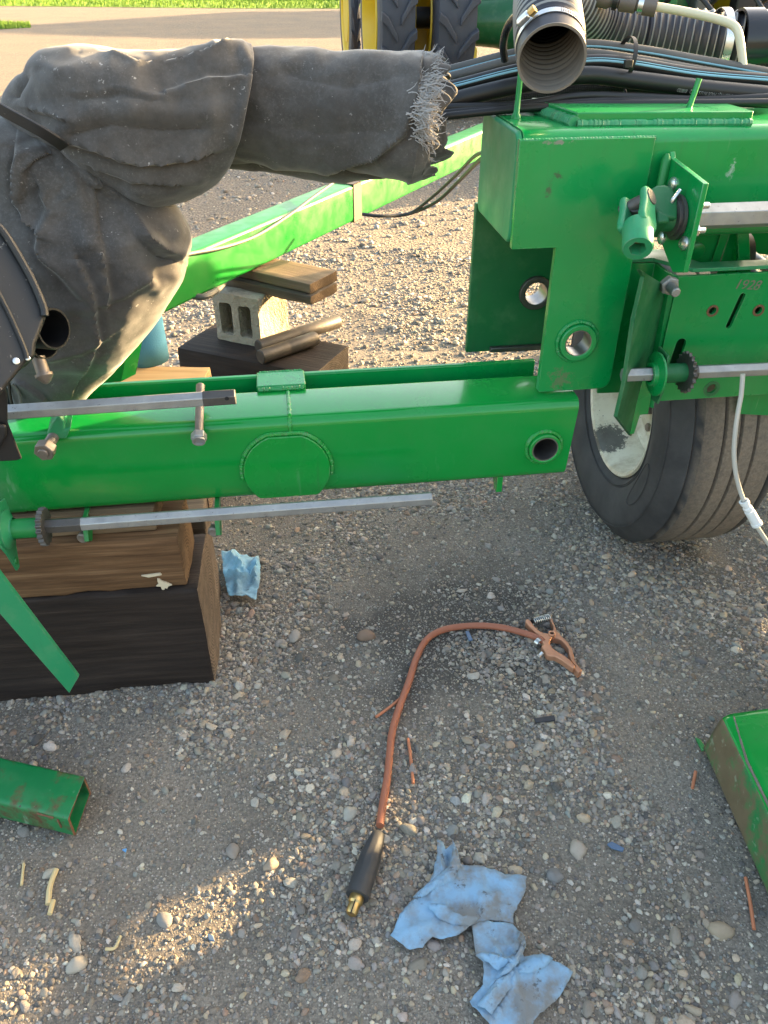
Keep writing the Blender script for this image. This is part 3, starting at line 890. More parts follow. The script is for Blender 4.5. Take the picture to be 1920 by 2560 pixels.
# shaft hangers under the beam
for px, d in ((538, -0.035), (205, -0.02)):
    bm = NB()
    t = B.pix(px, 1262, 0.0)[0]
    prism(bm, [B(t, 0.03, ZB + 0.003), B(t, d - 0.012, ZB - 0.002), B(t, d - 0.030, ZB - 0.045), B(t, d - 0.006, ZB - 0.062), B(t, d + 0.02, ZB - 0.040), B(t, 0.06, ZB + 0.003)], B.ex * 0.010)
    h = fin('hanger_tab', bm, M_green_old, wb, bevel=0.001)
    bm = NB()
    c = B(t - 0.006, d - 0.012, ZB - 0.046)
    lathe(bm, c, (B.ey * -0.9 + B.ex * -0.2), [(0.0, -0.01), (0.012, -0.01), (0.0125, 0.004), (0.009, 0.007), (0.005, 0.006), (0, 0.006)], 18)
    fin('bearing_eye', bm, M_bolt, h)

# ================================================================== centre frame (right) with hinge plates
F = Fr((0.2456, 1.526, 0), 7.5)
_cf = F(0.5, 0.15, 0.70)
def rel(x, y, d): return tuple(F.p(x, y, d) - _cf)
M_frame = green_paint('frame paint', blots=[(rel(1392, 440, -0.004), (0.020, 0.03, 0.011), R(-25), (0.05, 0.045, 0.035), 0.0), (rel(1372, 470, -0.004), (0.012, 0.03, 0.030), R(20), (0.06, 0.06, 0.04), -0.06), (rel(1828, 428, 0.01), (0.013, 0.03, 0.034), R(35), (0.38, 0.46, 0.40), 0.0), (rel(1395, 356, -0.004), (0.045, 0.03, 0.006), 0.0, (0.25, 0.20, 0.20), 0.05), (rel(1400, 950, -0.004), (0.05, 0.03, 0.06), 0.0, (0.12, 0.15, 0.08), -0.08)])
cf = thing('center_frame', 'large green box frame end with open hinge plates, upper right', 'frame', F(0.5, 0.15, 0.70))
bm = NB()
# box tube with slanted rounded end cap
rtube(bm, F, [0.012, 0.3, 0.8, 1.5, 2.6], 0.010, 0.285, 1.047, 1.252, 0.026, 0.012)
fin('box_tube', bm, M_frame, cf)
bm = NB()
prism(bm, [F(0.0, d, z) for d, z in rrect(0.012, 0.283, 1.049, 1.250, 0.024)], F.ex * 0.013)
fin('end_cap', bm, M_green_lt, cf, bevel=0.005, seg=3)
def hinge_loop(d):
    pts = [(0.0, 1.240), (0.258, 1.240), (0.258, 0.752)]
    pts += [(0.258 - 0.022 + 0.022 * math.cos(R(-k * 18)), 0.752 + 0.022 * math.sin(R(-k * 18))) for k in range(1, 6)]
    pts += [(0.098, 0.730), (0.094, 0.734), (0.094, 1.045), (0.004, 1.045)]
    return pts
hz = (0.166, 0.846)
bm = NB()
prism(bm, [F(t, -0.004, z) for t, z in hinge_loop(0)], F.ey * 0.016, holes=[circ(F, hz[0], hz[1], 0.033, d=-0.004)])
hp1 = fin('front_hinge_plate', bm, M_frame, cf, bevel=0.002)
bm = NB()
pipe(bm, F(hz[0], -0.017, hz[1]), F(hz[0], 0.030, hz[1]), 0.040, 0.0285, 40)
bu = fin('bushing', bm, M_green, hp1, bevel=0.002)
bm = NB()
pipe(bm, F(hz[0], -0.0155, hz[1]), F(hz[0], 0.029, hz[1]), 0.0283, 0.0272, 40)
fin('bushing_liner', bm, M_bore, bu)
bm = NB()
weld(bm, [F(hz[0] + 0.0435 * math.cos(a), -0.006, hz[1] + 0.0435 * math.sin(a)) for a in np.linspace(0, 2 * math.pi, 50)], 0.0046)
fin('weld_bead', bm, M_green, bu)
bm = NB()
weld(bm, [F(0.0, 0.001, 1.2385), F(0.26, 0.001, 1.2385)], 0.0042)
fin('weld_bead', bm, M_green, hp1)
bm = NB()
lp = [(0.0, 1.06), (0.258, 1.06), (0.258, 0.70), (0.0, 0.70)]
prism(bm, [F(t, 0.292, z) for t, z in lp], F.ey * 0.016, holes=[circ(F, hz[0] - 0.003, hz[1] + 0.002, 0.031, d=0.292)])
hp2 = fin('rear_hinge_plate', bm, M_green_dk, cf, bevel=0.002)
bm = NB()
pipe(bm, F(hz[0] - 0.003, 0.282, hz[1] + 0.002), F(hz[0] - 0.003, 0.345, hz[1] + 0.002), 0.041, 0.0285, 40)
bu2 = fin('bushing', bm, M_iron, hp2, bevel=0.002)
bm = NB()
pipe(bm, F(hz[0] - 0.003, 0.283, hz[1] + 0.002), F(hz[0] - 0.003, 0.344, hz[1] + 0.002), 0.0283, 0.027, 40)
fin('bushing_liner', bm, M_bore, bu2)
bm = NB()
box(bm, F, 0.06, 0.20, 0.280, 0.300, 0.700, 0.714)
fin('bottom_lip', bm, M_iron, hp2, bevel=0.003)
# reinforcement plate on top of the box
bm = NB()
prism(bm, [F(0.125, 0.06, 1.250), F(0.462, 0.035, 1.250), F(0.462, 0.262, 1.250), F(0.095, 0.262, 1.250)], V((0, 0, 0.024)))
tp = fin('top_plate', bm, M_green, cf, bevel=0.002)
bm = NB()
weld(bm, [F(0.122, 0.058, 1.256), F(0.092, 0.262, 1.256)], 0.012, 0.009)
weld(bm, [F(0.125, 0.056, 1.255), F(0.46, 0.031, 1.255)], 0.008, 0.008)
fin('weld_bead', bm, M_green_lt, tp)
# hose hoop posts
for (x, y, d) in ((1290, 296, 0.10), (1712, 300, 0.09)):
    p0 = PZ(x, y, 1.252)
    p1 = p0 + V((0.003, 0.01, 0.085 if x < 1500 else 0.07)) + (V((0.012, 0.0, 0.0)) if x > 1500 else V((0.0, 0, 0)))
    bm = NB(); tube(bm, [p0 - V((0, 0, .004)), p0 + V((0, 0, .004)), p0 + V((0, 0, .010)), p0.lerp(p1, .4), p1], [0.011, 0.0105, 0.0062, 0.0055, 0.0055], 14)
    fin('hose_post', bm, M_green, cf)
# bearing bracket plate standing out of the front
tbk = F.pix(1655, 470, 0.0)[0]
Bk = Fr(F(tbk, 0, 0), ex=-F.ey, ey=F.ex, ez=(0, 0, 1))
bm = NB()
sa = 0.098; sz = 1.118
lp = [(-0.01, 1.205), (0.004, 1.215), (0.012, 1.205), (0.150, 1.190), (0.150, 1.035), (0.110, 1.022), (-0.01, 1.085)]
prism(bm, [Bk(a, 0, z) for a, z in lp], Bk.ey * 0.010, holes=[circ(Bk, sa - 0.01, sz, 0.026)])
bk = fin('shaft_bracket', bm, M_green, cf, bevel=0.0012)
bm = NB(); tube(bm, [F(tbk - 0.006, -0.008, 1.075), F(tbk - 0.006, -0.008, 1.2), F(tbk - 0.006, -0.006, 1.212)], [0.009, 0.010, 0.004], 10)
fin('weld_bead', bm, M_green_old, bk)
for a, z in ((sa - 0.055, sz + 0.048), (sa + 0.034, sz - 0.035), (sa - 0.055, sz - 0.05)):
    bm = NB(); lathe(bm, Bk(a, 0, z), -Bk.ey, [(0.013, 0), (0.0125, 0.004), (0.008, 0.008), (0, 0.009)], 18)
    fin('carriage_bolt', bm, M_galv2, bk)
bm = NB()
lathe(bm, Bk(sa - 0.01, -0.002, sz), -Bk.ey, [(0.040, 0), (0.040, 0.006), (0.033, 0.007), (0.033, 0.012), (0.024, 0.014)], 32)
fin('bearing_flange', bm, M_iron, bk)
for a, z in ((sa + 0.030, sz + 0.03), (sa + 0.036, sz - 0.012)):
    bolt('nut', M_galv2, Bk(a, 0.010, z), Bk.ey, 0.006, 0.022, parent=bk)
AX0 = Bk(sa - 0.01, 0, sz)
# ---- universal joint
uj = thing('universal_joint', 'worn green universal joint with hex socket hanging from shaft bracket', 'universal joint', AX0 + V((-0.06, -0.01, -0.06)))
def ear(bm, px, p0, n, th):
    n = V(n).normalized(); prism(bm, [PP(x, y, p0, n) for x, y in px], n * th)
bm = NB()
tube(bm, [AX0 + F.ex * 0.005, AX0 - F.ex * 0.010, AX0 - F.ex * 0.030, AX0 - F.ex * 0.044], [0.0255, 0.0255, 0.024, 0.022], 22)
cr = AX0 - F.ex * 0.080
en = V((0.12, -0.70, 0.70)).normalized()
yc = AX0 - F.ex * 0.045
for off in (0.016, -0.030):
    q = yc + en * off
    ear(bm, [(1688, 500), (1672, 478), (1655, 470), (1634, 472), (1618, 482), (1612, 500), (1616, 522), (1634, 536), (1660, 552), (1686, 556)], q, en, 0.013)
box(bm, Fr(yc, ex=F.ex, ez=en, ey=en.cross(F.ex)), -0.012, 0.012, -0.024, 0.024, -0.028, 0.028)
fin('shaft_yoke', bm, M_green_dk, uj, bevel=0.005, seg=3, smooth=50)
end_p = PY(1594, 622, 1.345)
yk = PY(1597, 508, 1.445)
hdn = (end_p - yk).normalized()
side = V((1, 0, 0)); side = (side - hdn * side.dot(hdn)).normalized()
side2 = hdn.cross(side).normalized()
en2 = (side * 0.72 + side2 * (0.69 if side2.y < 0 else -0.69)).normalized()
bm = NB()
Yk = Fr(yk, ex=hdn.cross(en2), ey=en2, ez=-hdn)
Lk = (end_p - yk).length
def ear2(off, th):
    lp = []
    for a, b in ((-0.020, 0.004), (-0.017, 0.014), (-0.008, 0.020), (0.008, 0.020), (0.017, 0.014), (0.020, 0.004), (0.018, -0.014), (0.0205, -0.032), (0.024, -0.050), (0.022, -0.066), (-0.022, -0.066), (-0.024, -0.050), (-0.0205, -0.032), (-0.018, -0.014)):
        lp.append(Yk(a, off, b if b > 0 else b * (Lk - 0.045) / 0.066))
    prism(bm, lp, en2 * th)
ear2(0.010, 0.014); ear2(-0.030, 0.014)
lo = fin('socket_yoke', bm, M_green_lt, uj, bevel=0.005, seg=3, smooth=50)
bm = NB()
base = end_p - hdn * 0.094
seg = 36
def hexr(a, r):
    a = a % (math.pi / 3); return r * math.cos(math.pi / 6) / math.cos(a - math.pi / 6)
rings = []
for (kind, r, h) in (('c', 0.016, 0.030), ('c', 0.026, 0.038), ('c', 0.0275, 0.050), ('c', 0.0265, 0.064), ('c', 0.0265, 0.090), ('c', 0.0245, 0.094), ('h', 0.0155, 0.094), ('h', 0.0150, 0.066)):
    ring = []
    for k in range(seg):
        a = 2 * math.pi * k / seg
        rr = r if kind == 'c' else hexr(a, r)
        ring.append(bm.verts.new(base + hdn * h + (side * math.cos(a) + side2 * math.sin(a)) * rr))
    rings.append(ring)
for i in range(len(rings) - 1):
    for k in range(seg):
        bm.faces.new((rings[i][k], rings[i][(k + 1) % seg], rings[i + 1][(k + 1) % seg], rings[i + 1][k]))
bm.faces.new(rings[-1])
fin('hex_socket', bm, M_green_lt, lo, smooth=28)
bm = NB(); lathe(bm, base + hdn * 0.0675, hdn, [(0.0128, 0), (0, 0.0003)], 20)
fin('socket_floor', bm, M_rust, lo)
bm = NB()
tube(bm, [cr - en * 0.034, cr + en * 0.032], 0.0125, 14)
tube(bm, [yk - en2 * 0.034, yk + en2 * 0.026], 0.0125, 16)
lathe(bm, yk + en2 * 0.024, en2, [(0.015, 0), (0.0145, 0.002), (0, 0.0022)], 20)
tube(bm, [yk - en2 * 0.004, cr], 0.017, 12)
fin('cross_pin', bm, M_iron, uj)
bm = NB()
for k in range(3):
    lathe(bm, AX0 - F.ex * (0.004 + 0.0035 * k), -F.ex, [(0.024, 0), (0.036 - 0.002 * k, 0), (0.036 - 0.002 * k, 0.003), (0.024, 0.003)], 32, closed=True)
fin('washer_stack', bm, M_iron, uj)
bm = NB()
tube(bm, catmull([AX0 - F.ex * 0.022 + V((0, -0.006, 0.022)), AX0 - F.ex * 0.022 + V((0.0, -0.010, 0.034)), AX0 - F.ex * 0.010 + V((0, -0.006, 0.050))], 4), 0.0038, 8)
fin('retaining_clip', bm, M_galv2, uj)
# ---- upper hex shaft to the right
hs = thing('hex_shaft', 'silver hex drive shaft running right from the universal joint bracket', 'shaft', AX0 + F.ex * 0.3)
bm = NB()
tube(bm, [AX0 + F.ex * 0.012, AX0 + F.ex * 1.4], 0.0235, 6, rot=R(0))
fin('bar', bm, M_galv, hs, smooth=20, bevel=0.001)
bm = NB(); lathe(bm, AX0 + F.ex * 0.012, F.ex, [(0.030, 0), (0.030, 0.012), (0.022, 0.013)], 24)
fin('collar', bm, M_galv2, hs)

# ================================================================== transport wheel
WY = 7.0
W = Fr((0.70, 2.085, 0), WY)            # ex = along axle (away from viewer's left)
WR, WW, RIMR = 0.432, 0.30, 0.222
wh = thing('transport_wheel', 'ribbed implement tyre on a cream painted rim at the right', 'wheel', W(0.15, 0, 0))
hub = W(0, 0, WR - 0.008)
prof = [(RIMR + .005, 0.028), (RIMR + 0.022, 0.010), (RIMR + 0.05, -0.008), (RIMR + 0.10, -0.022), (RIMR + 0.145, -0.018), (RIMR + 0.160, -0.014), (RIMR + 0.163, -0.010), (RIMR + 0.168, -0.006),
        (RIMR + 0.19, 0.010), (RIMR + 0.205, 0.026), (WR - 0.018, 0.036), (WR - 0.006, 0.050)]
ribs = []
x = 0.052
for k, wrib in enumerate((0.050, 0.032, 0.032, 0.050)):
    ribs += [(WR - 0.002 + 0.002 * (k in (1, 2)), x), (WR + 0.001 * (k in (1, 2)), x + wrib)]
    x += wrib
    if k < 3:
        ribs += [(WR - 0.012, x + 0.003), (WR - 0.012, x + 0.008)]
        x += 0.011
prof += ribs
back = [(r, 0.30 - h + 0.0) for r, h in prof[:12]][::-1]
prof += [(r, h) for r, h in back if h > x]
bm = NB()
lathe(bm, hub, W.ex, prof, 96)
lay = bm.verts.layers.float.new('tread')
for v in bm.verts:
    q = v.co - hub
    h = q.dot(W.ex); rr = (q - W.ex * h).length
    v[lay] = 1.0 if rr > WR - 0.004 and h > 0.075 else (0.55 if rr > WR - 0.014 and h > 0.05 else 0.0)
    if v.co.z < 0.004: v.co.z = 0.004
ty = fin('tyre', bm, M_tyre, wh, smooth=40)
bm = NB()      # raised bead rings and oval badge outline on the sidewall
for r in (RIMR + 0.012, RIMR + 0.032, RIMR + 0.037, RIMR + 0.158):
    h = {0: 0.02}.get(0)
    hh = 0.019 if r < RIMR + 0.02 else (0.001 if r < RIMR + 0.1 else -0.0145)
    pts = [hub + W.ex * (hh - 0.002) + (W.ey * math.cos(a) + V((0, 0, 1)) * math.sin(a)) * r for a in np.linspace(0, 2 * math.pi, 97)]
    tube(bm, pts, 0.0016, 6, caps=False)
pts = []
ca = R(-148)
for a in np.linspace(0, 2 * math.pi, 41):
    ang = R(-158) + 0 * a + 0.30 * math.cos(a) ; rr = RIMR + 0.095 + 0.022 * math.sin(a)
    pts.append(hub + W.ex * (-0.0235) + (-W.ey * math.cos(ang) * -1 + V((0, 0, 1)) * math.sin(ang)) * rr)
tube(bm, pts, 0.0014, 6, caps=False)
fin('sidewall_rings', bm, M_tyre, ty)
bm = NB()      # rim: deep dish
lathe(bm, hub, W.ex, [(RIMR + 0.006, 0.020), (RIMR + 0.011, 0.015), (RIMR + 0.006, 0.010), (RIMR - 0.004, 0.014), (RIMR - 0.012, 0.030), (RIMR - 0.018, 0.075), (RIMR - 0.030, 0.095), (RIMR - 0.036, 0.135), (RIMR - 0.06, 0.150), (0.11, 0.138), (0.085, 0.120), (0.07, 0.118), (0, 0.118)], 64)
rim = fin('rim', bm, M_rim, wh, smooth=40)
bm = NB()
lathe(bm, hub, W.ex, [(0.0, 0.030), (0.03, 0.030), (0.042, 0.040), (0.045, 0.06), (0.045, 0.12)], 28)
fin('hub_cap', bm, M_iron, rim)
for k in range(6):
    a = R(60 * k + 20)
    c = hub + W.ex * 0.128 + (W.ey * math.cos(a) + V((0, 0, 1)) * math.sin(a)) * 0.09
    bm = NB(); prism(bm, hexpts(c, W.ey, V((0, 0, 1)), 0.013), -W.ex * 0.018)
    fin('wheel_nut', bm, M_bolt, rim)

# ================================================================== wheel arm bracket
K = Fr((0.60, 1.60, 0), 7.5)
wk = thing('wheel_arm_bracket', 'green channel bracket with slots and bolts in front of the tyre', 'bracket', K(0.1, 0.05, 0.68))
Kt = lambda x, y, d=0.0: K.pix(x, y, d)
zt, zb2 = 0.965, 0.672
tl = 0.020
bm = NB()
lp = [(tl, zt), (0.62, zt + 0.002), (0.62, zb2), (tl + 0.025, zb2), (tl + 0.005, zb2 + 0.012), (tl, zb2 + 0.03)]
h1 = Kt(1781, 777); h2 = Kt(1896, 776); h3 = Kt(1779, 972)
sl = slot(K, Kt(1839, 778), 0.034, 0.0065, R(79))
sl2 = slot(K, Kt(1692, 890), 0.030, 0.0115, R(84))
prism(bm, [K(t, 0, z) for t, z in lp], K.ey * 0.008, holes=[circ(K, *h1, 0.0085, 16), circ(K, *h2, 0.0085, 16), circ(K, *h3, 0.012, 18), sl, sl2])
fp = fin('face_plate', bm, M_green, wk, bevel=0.0012)
for hh, ro_, m in ((h1, 0.0135, M_rust), (h2, 0.0135, M_rust), (h3, 0.020, M_green_dk)):
    bm = NB(); lathe(bm, K(hh[0], -0.0012, hh[1]), K.ey, [(0.0086 if ro_ < .015 else 0.0121, 0), (ro_, 0.0), (ro_, 0.0010)], 18)
    fin('bare_spot', bm, m, fp)
M_scrawl = plain('faded brown marker', (0.16, 0.13, 0.10), (0.22, 0.17, 0.13), 0.8)
def flat_text(txt, fr, t, z, d, size, mat, parent, name='marking', rot=0.0):
    cu = bpy.data.curves.new(name, 'FONT'); cu.body = txt; cu.size = size; cu.align_x = 'CENTER'; cu.align_y = 'CENTER'; cu.shear = 0.2
    to = bpy.data.objects.new(name, cu); COL.objects.link(to)
    me = bpy.data.meshes.new_from_object(to.evaluated_get(bpy.context.evaluated_depsgraph_get()))
    bpy.data.objects.remove(to); bpy.data.curves.remove(cu)
    bm = NB(); bm.from_mesh(me); bpy.data.meshes.remove(me)
    for v in bm.verts:
        x, y = v.co.x * math.cos(rot) - v.co.y * math.sin(rot), v.co.x * math.sin(rot) + v.co.y * math.cos(rot)
        x += 0.0012 * noise.noise(V((x * 200, y * 200, 1))); y += 0.0015 * noise.noise(V((x * 170, y * 170, 5)))
        v.co = fr(t + x, d, z + y)
    return fin(name, bm, mat, parent, smooth=0)
mt, mz = Kt(1868, 713)
flat_text('1928', K, mt, mz, -0.0006, 0.030, M_scrawl, fp, rot=R(-6))
bm = NB()      # left flange, bent back then out to the side
prism(bm, [K(tl + 0.001, 0.004, zt), K(tl - 0.010, 0.012, zt + 0.001), K(tl - 0.016, 0.030, zt + 0.002), K(tl - 0.016, 0.085, zt + 0.003), K(tl - 0.105, 0.090, zt + 0.003), K(tl - 0.105, 0.098, zt + 0.003), K(tl - 0.008, 0.094, zt + 0.003), K(tl - 0.008, 0.03, zt + 0.002), K(tl + 0.001, 0.012, zt)], V((0.012, 0, zb2 - zt - 0.02)))
fin('side_flange', bm, M_green, wk, bevel=0.001)
bm = NB()      # top ledge seen from above
prism(bm, [K(tl - 0.11, 0.09, zt + 0.004), K(tl - 0.02, 0.09, zt + 0.004), K(tl + 0.035, 0.010, zt + 0.004), K(0.45, 0.010, zt + 0.004), K(0.45, 0.05, zt + 0.004), K(tl + 0.07, 0.05, zt + 0.004), K(tl + 0.02, 0.15, zt + 0.004), K(tl - 0.11, 0.16, zt + 0.004)], V((0, 0, 0.008)))
fin('top_ledge', bm, M_green_lt, wk, bevel=0.001)
# long angle bracket to the left
A_top = [K.p(1617, 690, -0.010), K.p(1643, 705, -0.05)]
bm = NB()
S = Fr(K(-0.045, -0.012, 0), ex=-K.ey, ey=K.ex, ez=(0, 0, 1))
lp = [(-0.06, 0.965), (0.038, 0.945), (0.052, 0.86), (0.022, 0.735), (0.03, 0.60), (0.012, 0.56), (-0.06, 0.60)]
sp_top = K.p(1618, 690, 0.02); sp_edge = K.p(1645, 706, -0.03)
lpx = [(1590, 672), (1618, 690), (1646, 707), (1654, 782), (1625, 890), (1597, 985), (1570, 1088), (1533, 1040), (1552, 960), (1575, 800), (1600, 690)]
base_n = (F.ex * 0.75 - F.ey * 0.66).normalized()
p0 = K.p(1620, 800, -0.015)
prism(bm, [PP(x, y, p0, base_n) for x, y in lpx], base_n * 0.009)
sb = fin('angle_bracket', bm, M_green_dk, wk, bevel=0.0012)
bm = NB()
lpx = [(1571, 1086), (1597, 985), (1610, 935), (1636, 935), (1620, 1035), (1600, 1038), (1585, 1085)]
p1_ = p0 + V((0.006, 0.006, 0))
prism(bm, [PP(x, y, p1_, V((0.3, -0.95, 0)).normalized()) for x, y in lpx], V((0.002, 0.008, 0)))
fin('angle_flange', bm, M_green, sb, bevel=0.001)
q0 = K.p(1668, 708, -0.012)
bolt('bolt', M_galv, q0, (K.p(1690, 732, -0.060) - q0), 0.0105, 0.050, parent=wk, nut_at=0.004, hr=0.0200, hh=0.014)
for (x, y, m, r) in ((1631, 796, M_rust, 0.010), (1598, 877, M_galv, 0.011), (1568, 1042, M_rust, 0.009)):
    q = PP(x, y, p0, base_n)
    bm = NB(); lathe(bm, q, -base_n, [(r, 0), (r * 0.95, 0.004), (r * 0.4, 0.008), (0, 0.008)], 6 if r > .0105 else 16)
    fin('small_bolt', bm, m, sb)
# plates behind, under the frame box
bm = NB()
G = Fr((0, 1.95, 0), 7.5)
def gpl(name, px, Y, thick, m, lean=V((0, 0.012, 0)), parent=wk):
    bm = NB(); prism(bm, [PY(x, y, Y) for x, y in px], V(thick))
    return fin(name, bm, m, parent, bevel=0.0012)
lug = gpl('lift_plate', [(1740, 555), (1812, 555), (1775, 665), (1755, 672), (1716, 645)], 1.78, (0.004, 0.014, 0), M_green)
bm = NB(); c = PY(1741, 628, 1.775); lathe(bm, c + V((0, 0.006, 0)), (0, -1, 0), [(0.019, 0), (0.019, 0.008), (0.017, 0.009), (0, 0.009)], 24)
fin('pin_boss', bm, M_green, lug)
gpl('lift_plate_edge', [(1812, 555), (1838, 545), (1795, 668), (1775, 665)], 1.772, (0.004, 0.010, 0), M_green)
bm = NB(); c = PY(1800, 640, 1.90); lathe(bm, c, (1, 0.12, 0), [(0.0, 0), (0.055, 0), (0.055, 0.06), (0, 0.06)], 30)
fin('roller', bm, M_pin, wk)
gpl('lift_web', [(1838, 540), (1850, 540), (1858, 690), (1790, 690)], 1.79, (0.01, 0.012, 0), M_green)
gpl('lift_post', [(1843, 560), (1872, 560), (1878, 695), (1848, 695)], 1.755, (0.004, 0.025, 0), M_green)
gpl('rear_gusset', [(1876, 560), (1935, 560), (1935, 640), (1877, 632)], 1.98, (0.004, 0.02, 0), M_green)
bm = NB(); tube(bm, [PY(1868, 632, 1.93), PY(1960, 700, 1.80)], 0.013, 14)
fin('linkage_rod', bm, M_galv, wk)
bm = NB(); tube(bm, [PY(1560, 620, 1.90), PY(1618, 690, 1.72)], 0.011, 14)
fin('linkage_rod', bm, M_galv, wk)
bm = NB(); box(bm, K, 0.035, 0.61, 0.055, 0.063, 0.685, 0.945)  # dark backing added so the slots read as shaded
fin('dark_backing', bm, M_green_dk, wk, bevel=0.001)
# lower skirt of the arm to the right
bm = NB(); prism(bm, [K.p(1852, 990, 0.05), K.p(1935, 975, 0.05), K.p(1935, 1040, 0.05), K.p(1842, 1035, 0.05)], K.ey * 0.01)
fin('lower_skirt', bm, M_green, wk, bevel=0.001)
# channel inner side left of the angle bracket
bm = NB()
prism(bm, [PY(x, y, 1.70) for x, y in ((1555, 640), (1590, 690), (1552, 930), (1530, 925), (1536, 870))], V((0.006, 0.012, 0)))
fin('inner_channel', bm, M_green_dk, wk, bevel=0.002)

# ---- lower hex shaft with sprocket, in front of the bracket
D = Fr(K(0, -0.085, 0), 7.5)
q0 = D.p(1556, 938); q1 = D.p(1925, 919)
ax = (D.p(1850, 925) - q0).normalized()
ls = thing('sprocket_shaft', 'silver hex shaft with toothed sprocket and green flange in front of tyre', 'shaft', q0 + V((0.1, 0, -0.05)))
bm = NB(); tube(bm, [q0, q0 + ax * 0.9], 0.0155, 6, rot=R(10))
fin('bar', bm, M_galv, ls, smooth=20, bevel=0.0015)
def sprocket(name, c, ax, r, teeth, th, m, parent):
    bm = NB()
    u = V((0, 0, 1)); u = (u - ax * u.dot(ax)).normalized(); w = ax.cross(u)
    lp = []
    for k in range(teeth):
        for f, rr in ((-0.42, 0.88), (-0.2, 0.93), (-0.1, 1.0), (0.1, 1.0), (0.2, 0.93), (0.42, 0.88)):
            a = 2 * math.pi * (k + f) / teeth
            lp.append(c + (u * math.cos(a) + w * math.sin(a)) * r * rr)
    prism(bm, lp, ax * th)
    return fin(name, bm, m, parent, bevel=0.0007)
fc = D.p(1640, 935)
bm = NB()
lathe(bm, fc - ax * 0.004, ax, [(0.017, -0.010), (0.024, -0.010), (0.026, -0.002), (0.032, 0.0), (0.047, 0.002), (0.047, 0.006), (0.03, 0.008), (0.02, 0.008)], 36)
fl = fin('flange', bm, M_green, ls)
bm = NB()
Fp = Fr(fc, ex=V((0.1, -1, 0)), ey=ax, ez=(0, 0, 1))
prism(bm, [Fp(a, 0.007, z) for a, z in ((-0.03, 0.05), (0.02, 0.05), (0.03, -0.03), (0.02, -0.062), (-0.01, -0.066), (-0.03, -0.04))], ax * 0.005)
fin('flange_plate', bm, M_green_dk, fl, bevel=0.001)
bm = NB(); tube(bm, [fc + ax * 0.006, D.p(1712, 931)], 0.0205, 24)
fin('spacer_collar', bm, M_green_dk, ls)
sprocket('sprocket', D.p(1710, 931) , ax, 0.045, 19, 0.007, M_iron, ls)
bm = NB(); tube(bm, [D.p(1716, 931), D.p(1738, 930)], 0.018, 20)
fin('sprocket_hub', bm, M_iron, ls)

# ---- milky tube hanging at the right
tp_ = thing('drop_tube', 'milky plastic tube with white push-in connector hanging in front of the tyre', 'tube', PY(1860, 1250, 1.50))
pp = [(1857, 935, 1.49), (1853, 985, 1.48), (1845, 1030, 1.47), (1838, 1080, 1.46), (1835, 1130, 1.45), (1839, 1180, 1.44), (1850, 1225, 1.43), (1862, 1258, 1.42), (1873, 1280, 1.42), (1895, 1320, 1.41), (1930, 1372, 1.40), (2000, 1470, 1.36), (2090, 1570, 1.36), (2200, 1600, 1.42), (2400, 1590, 1.48)]
path = catmull([PY(*q) for q in pp], 6)
bm = NB(); tube(bm, path, 0.0050, 10)
fin('hose', bm, M_white_tube, tp_)
a, b = PY(1859, 1252, 1.42), PY(1893, 1312, 1.41)
axc = (b - a).normalized(); Lc = (b - a).length
bm = NB(); lathe(bm, a, axc, [(0.006, 0), (0.0105, 0), (0.0105, Lc * .12), (0.0085, Lc * .13), (0.0085, Lc * .26), (0.0105, Lc * .27), (0.0105, Lc * .36), (0.0078, Lc * .37), (0.0078, Lc * .41), (0.0112, Lc * .42), (0.0112, Lc * .9), (0.0125, Lc * .91), (0.0125, Lc), (0.006, Lc)], 20)
fin('connector', bm, M_white, tp_)
# ================================================================== timbers and blocks
def timber(name, label, cat, fr, L, Dp, H, mats, group=None, bevel=0.006, wob=0.003, chip=0.0, parent=None):
    """a sawn piece in its own frame: x along the grain"""
    bm = NB()
    nxs, nys, nzs = max(int(L / 0.025), 4), max(int(Dp / 0.03), 3), max(int(H / 0.03), 2)
    bmesh.ops.create_cube(bm, size=1)
    bmesh.ops.scale(bm, verts=bm.verts, vec=(L, Dp, H)); bmesh.ops.translate(bm, verts=bm.verts, vec=(L / 2, Dp / 2, H / 2))
    es = [e for e in bm.edges]
    bmesh.ops.bevel(bm, geom=es, offset=bevel, segments=2, affect='EDGES', profile=0.6)
    for ax_, n in ((0, nxs), (1, nys), (2, nzs)):
        size = (L, Dp, H)[ax_]
        for k in range(1, n):
            co = [0, 0, 0]; no = [0, 0, 0]; co[ax_] = size * k / n; no[ax_] = 1
            bmesh.ops.bisect_plane(bm, geom=bm.verts[:] + bm.edges[:] + bm.faces[:], plane_co=co, plane_no=no)
    sd = rnd.uniform(0, 50)
    for v in bm.verts:
        c = v.co
        n1 = noise.noise(V((c.x * 3 + sd, c.y * 12, c.z * 12))); n2 = noise.noise(V((c.x * 9, c.y * 30 + sd, c.z * 30)))
        edge = (abs(c.y - Dp / 2) > Dp / 2 - bevel * 1.5) + (abs(c.z - H / 2) > H / 2 - bevel * 1.5)
        s = wob * (n1 + 0.6 * n2) - (chip * max(0, n2) if edge >= 2 else 0)
        d = V((0, (c.y - Dp / 2) / Dp, (c.z - H / 2) / H))
        v.co = c + d * s * 2
        if abs(c.x - L / 2) > L / 2 - 0.001: v.co.x += 0.004 * noise.noise(V((sd, c.y * 25, c.z * 25)))
    bmesh.ops.recalc_face_normals(bm, faces=bm.faces)
    for f in bm.faces:
        f.material_index = 1 if abs(f.normal.x) > 0.8 else 0
    me = bpy.data.meshes.new(name); bm.to_mesh(me); bm.free()
    for m in mats: me.materials.append(m)
    me.shade_smooth(); me.set_sharp_from_angle(angle=R(50))
    o = bpy.data.objects.new(name, me); COL.objects.link(o)
    o.matrix_world = fr.mat()
    return tag(o, label, cat, group)
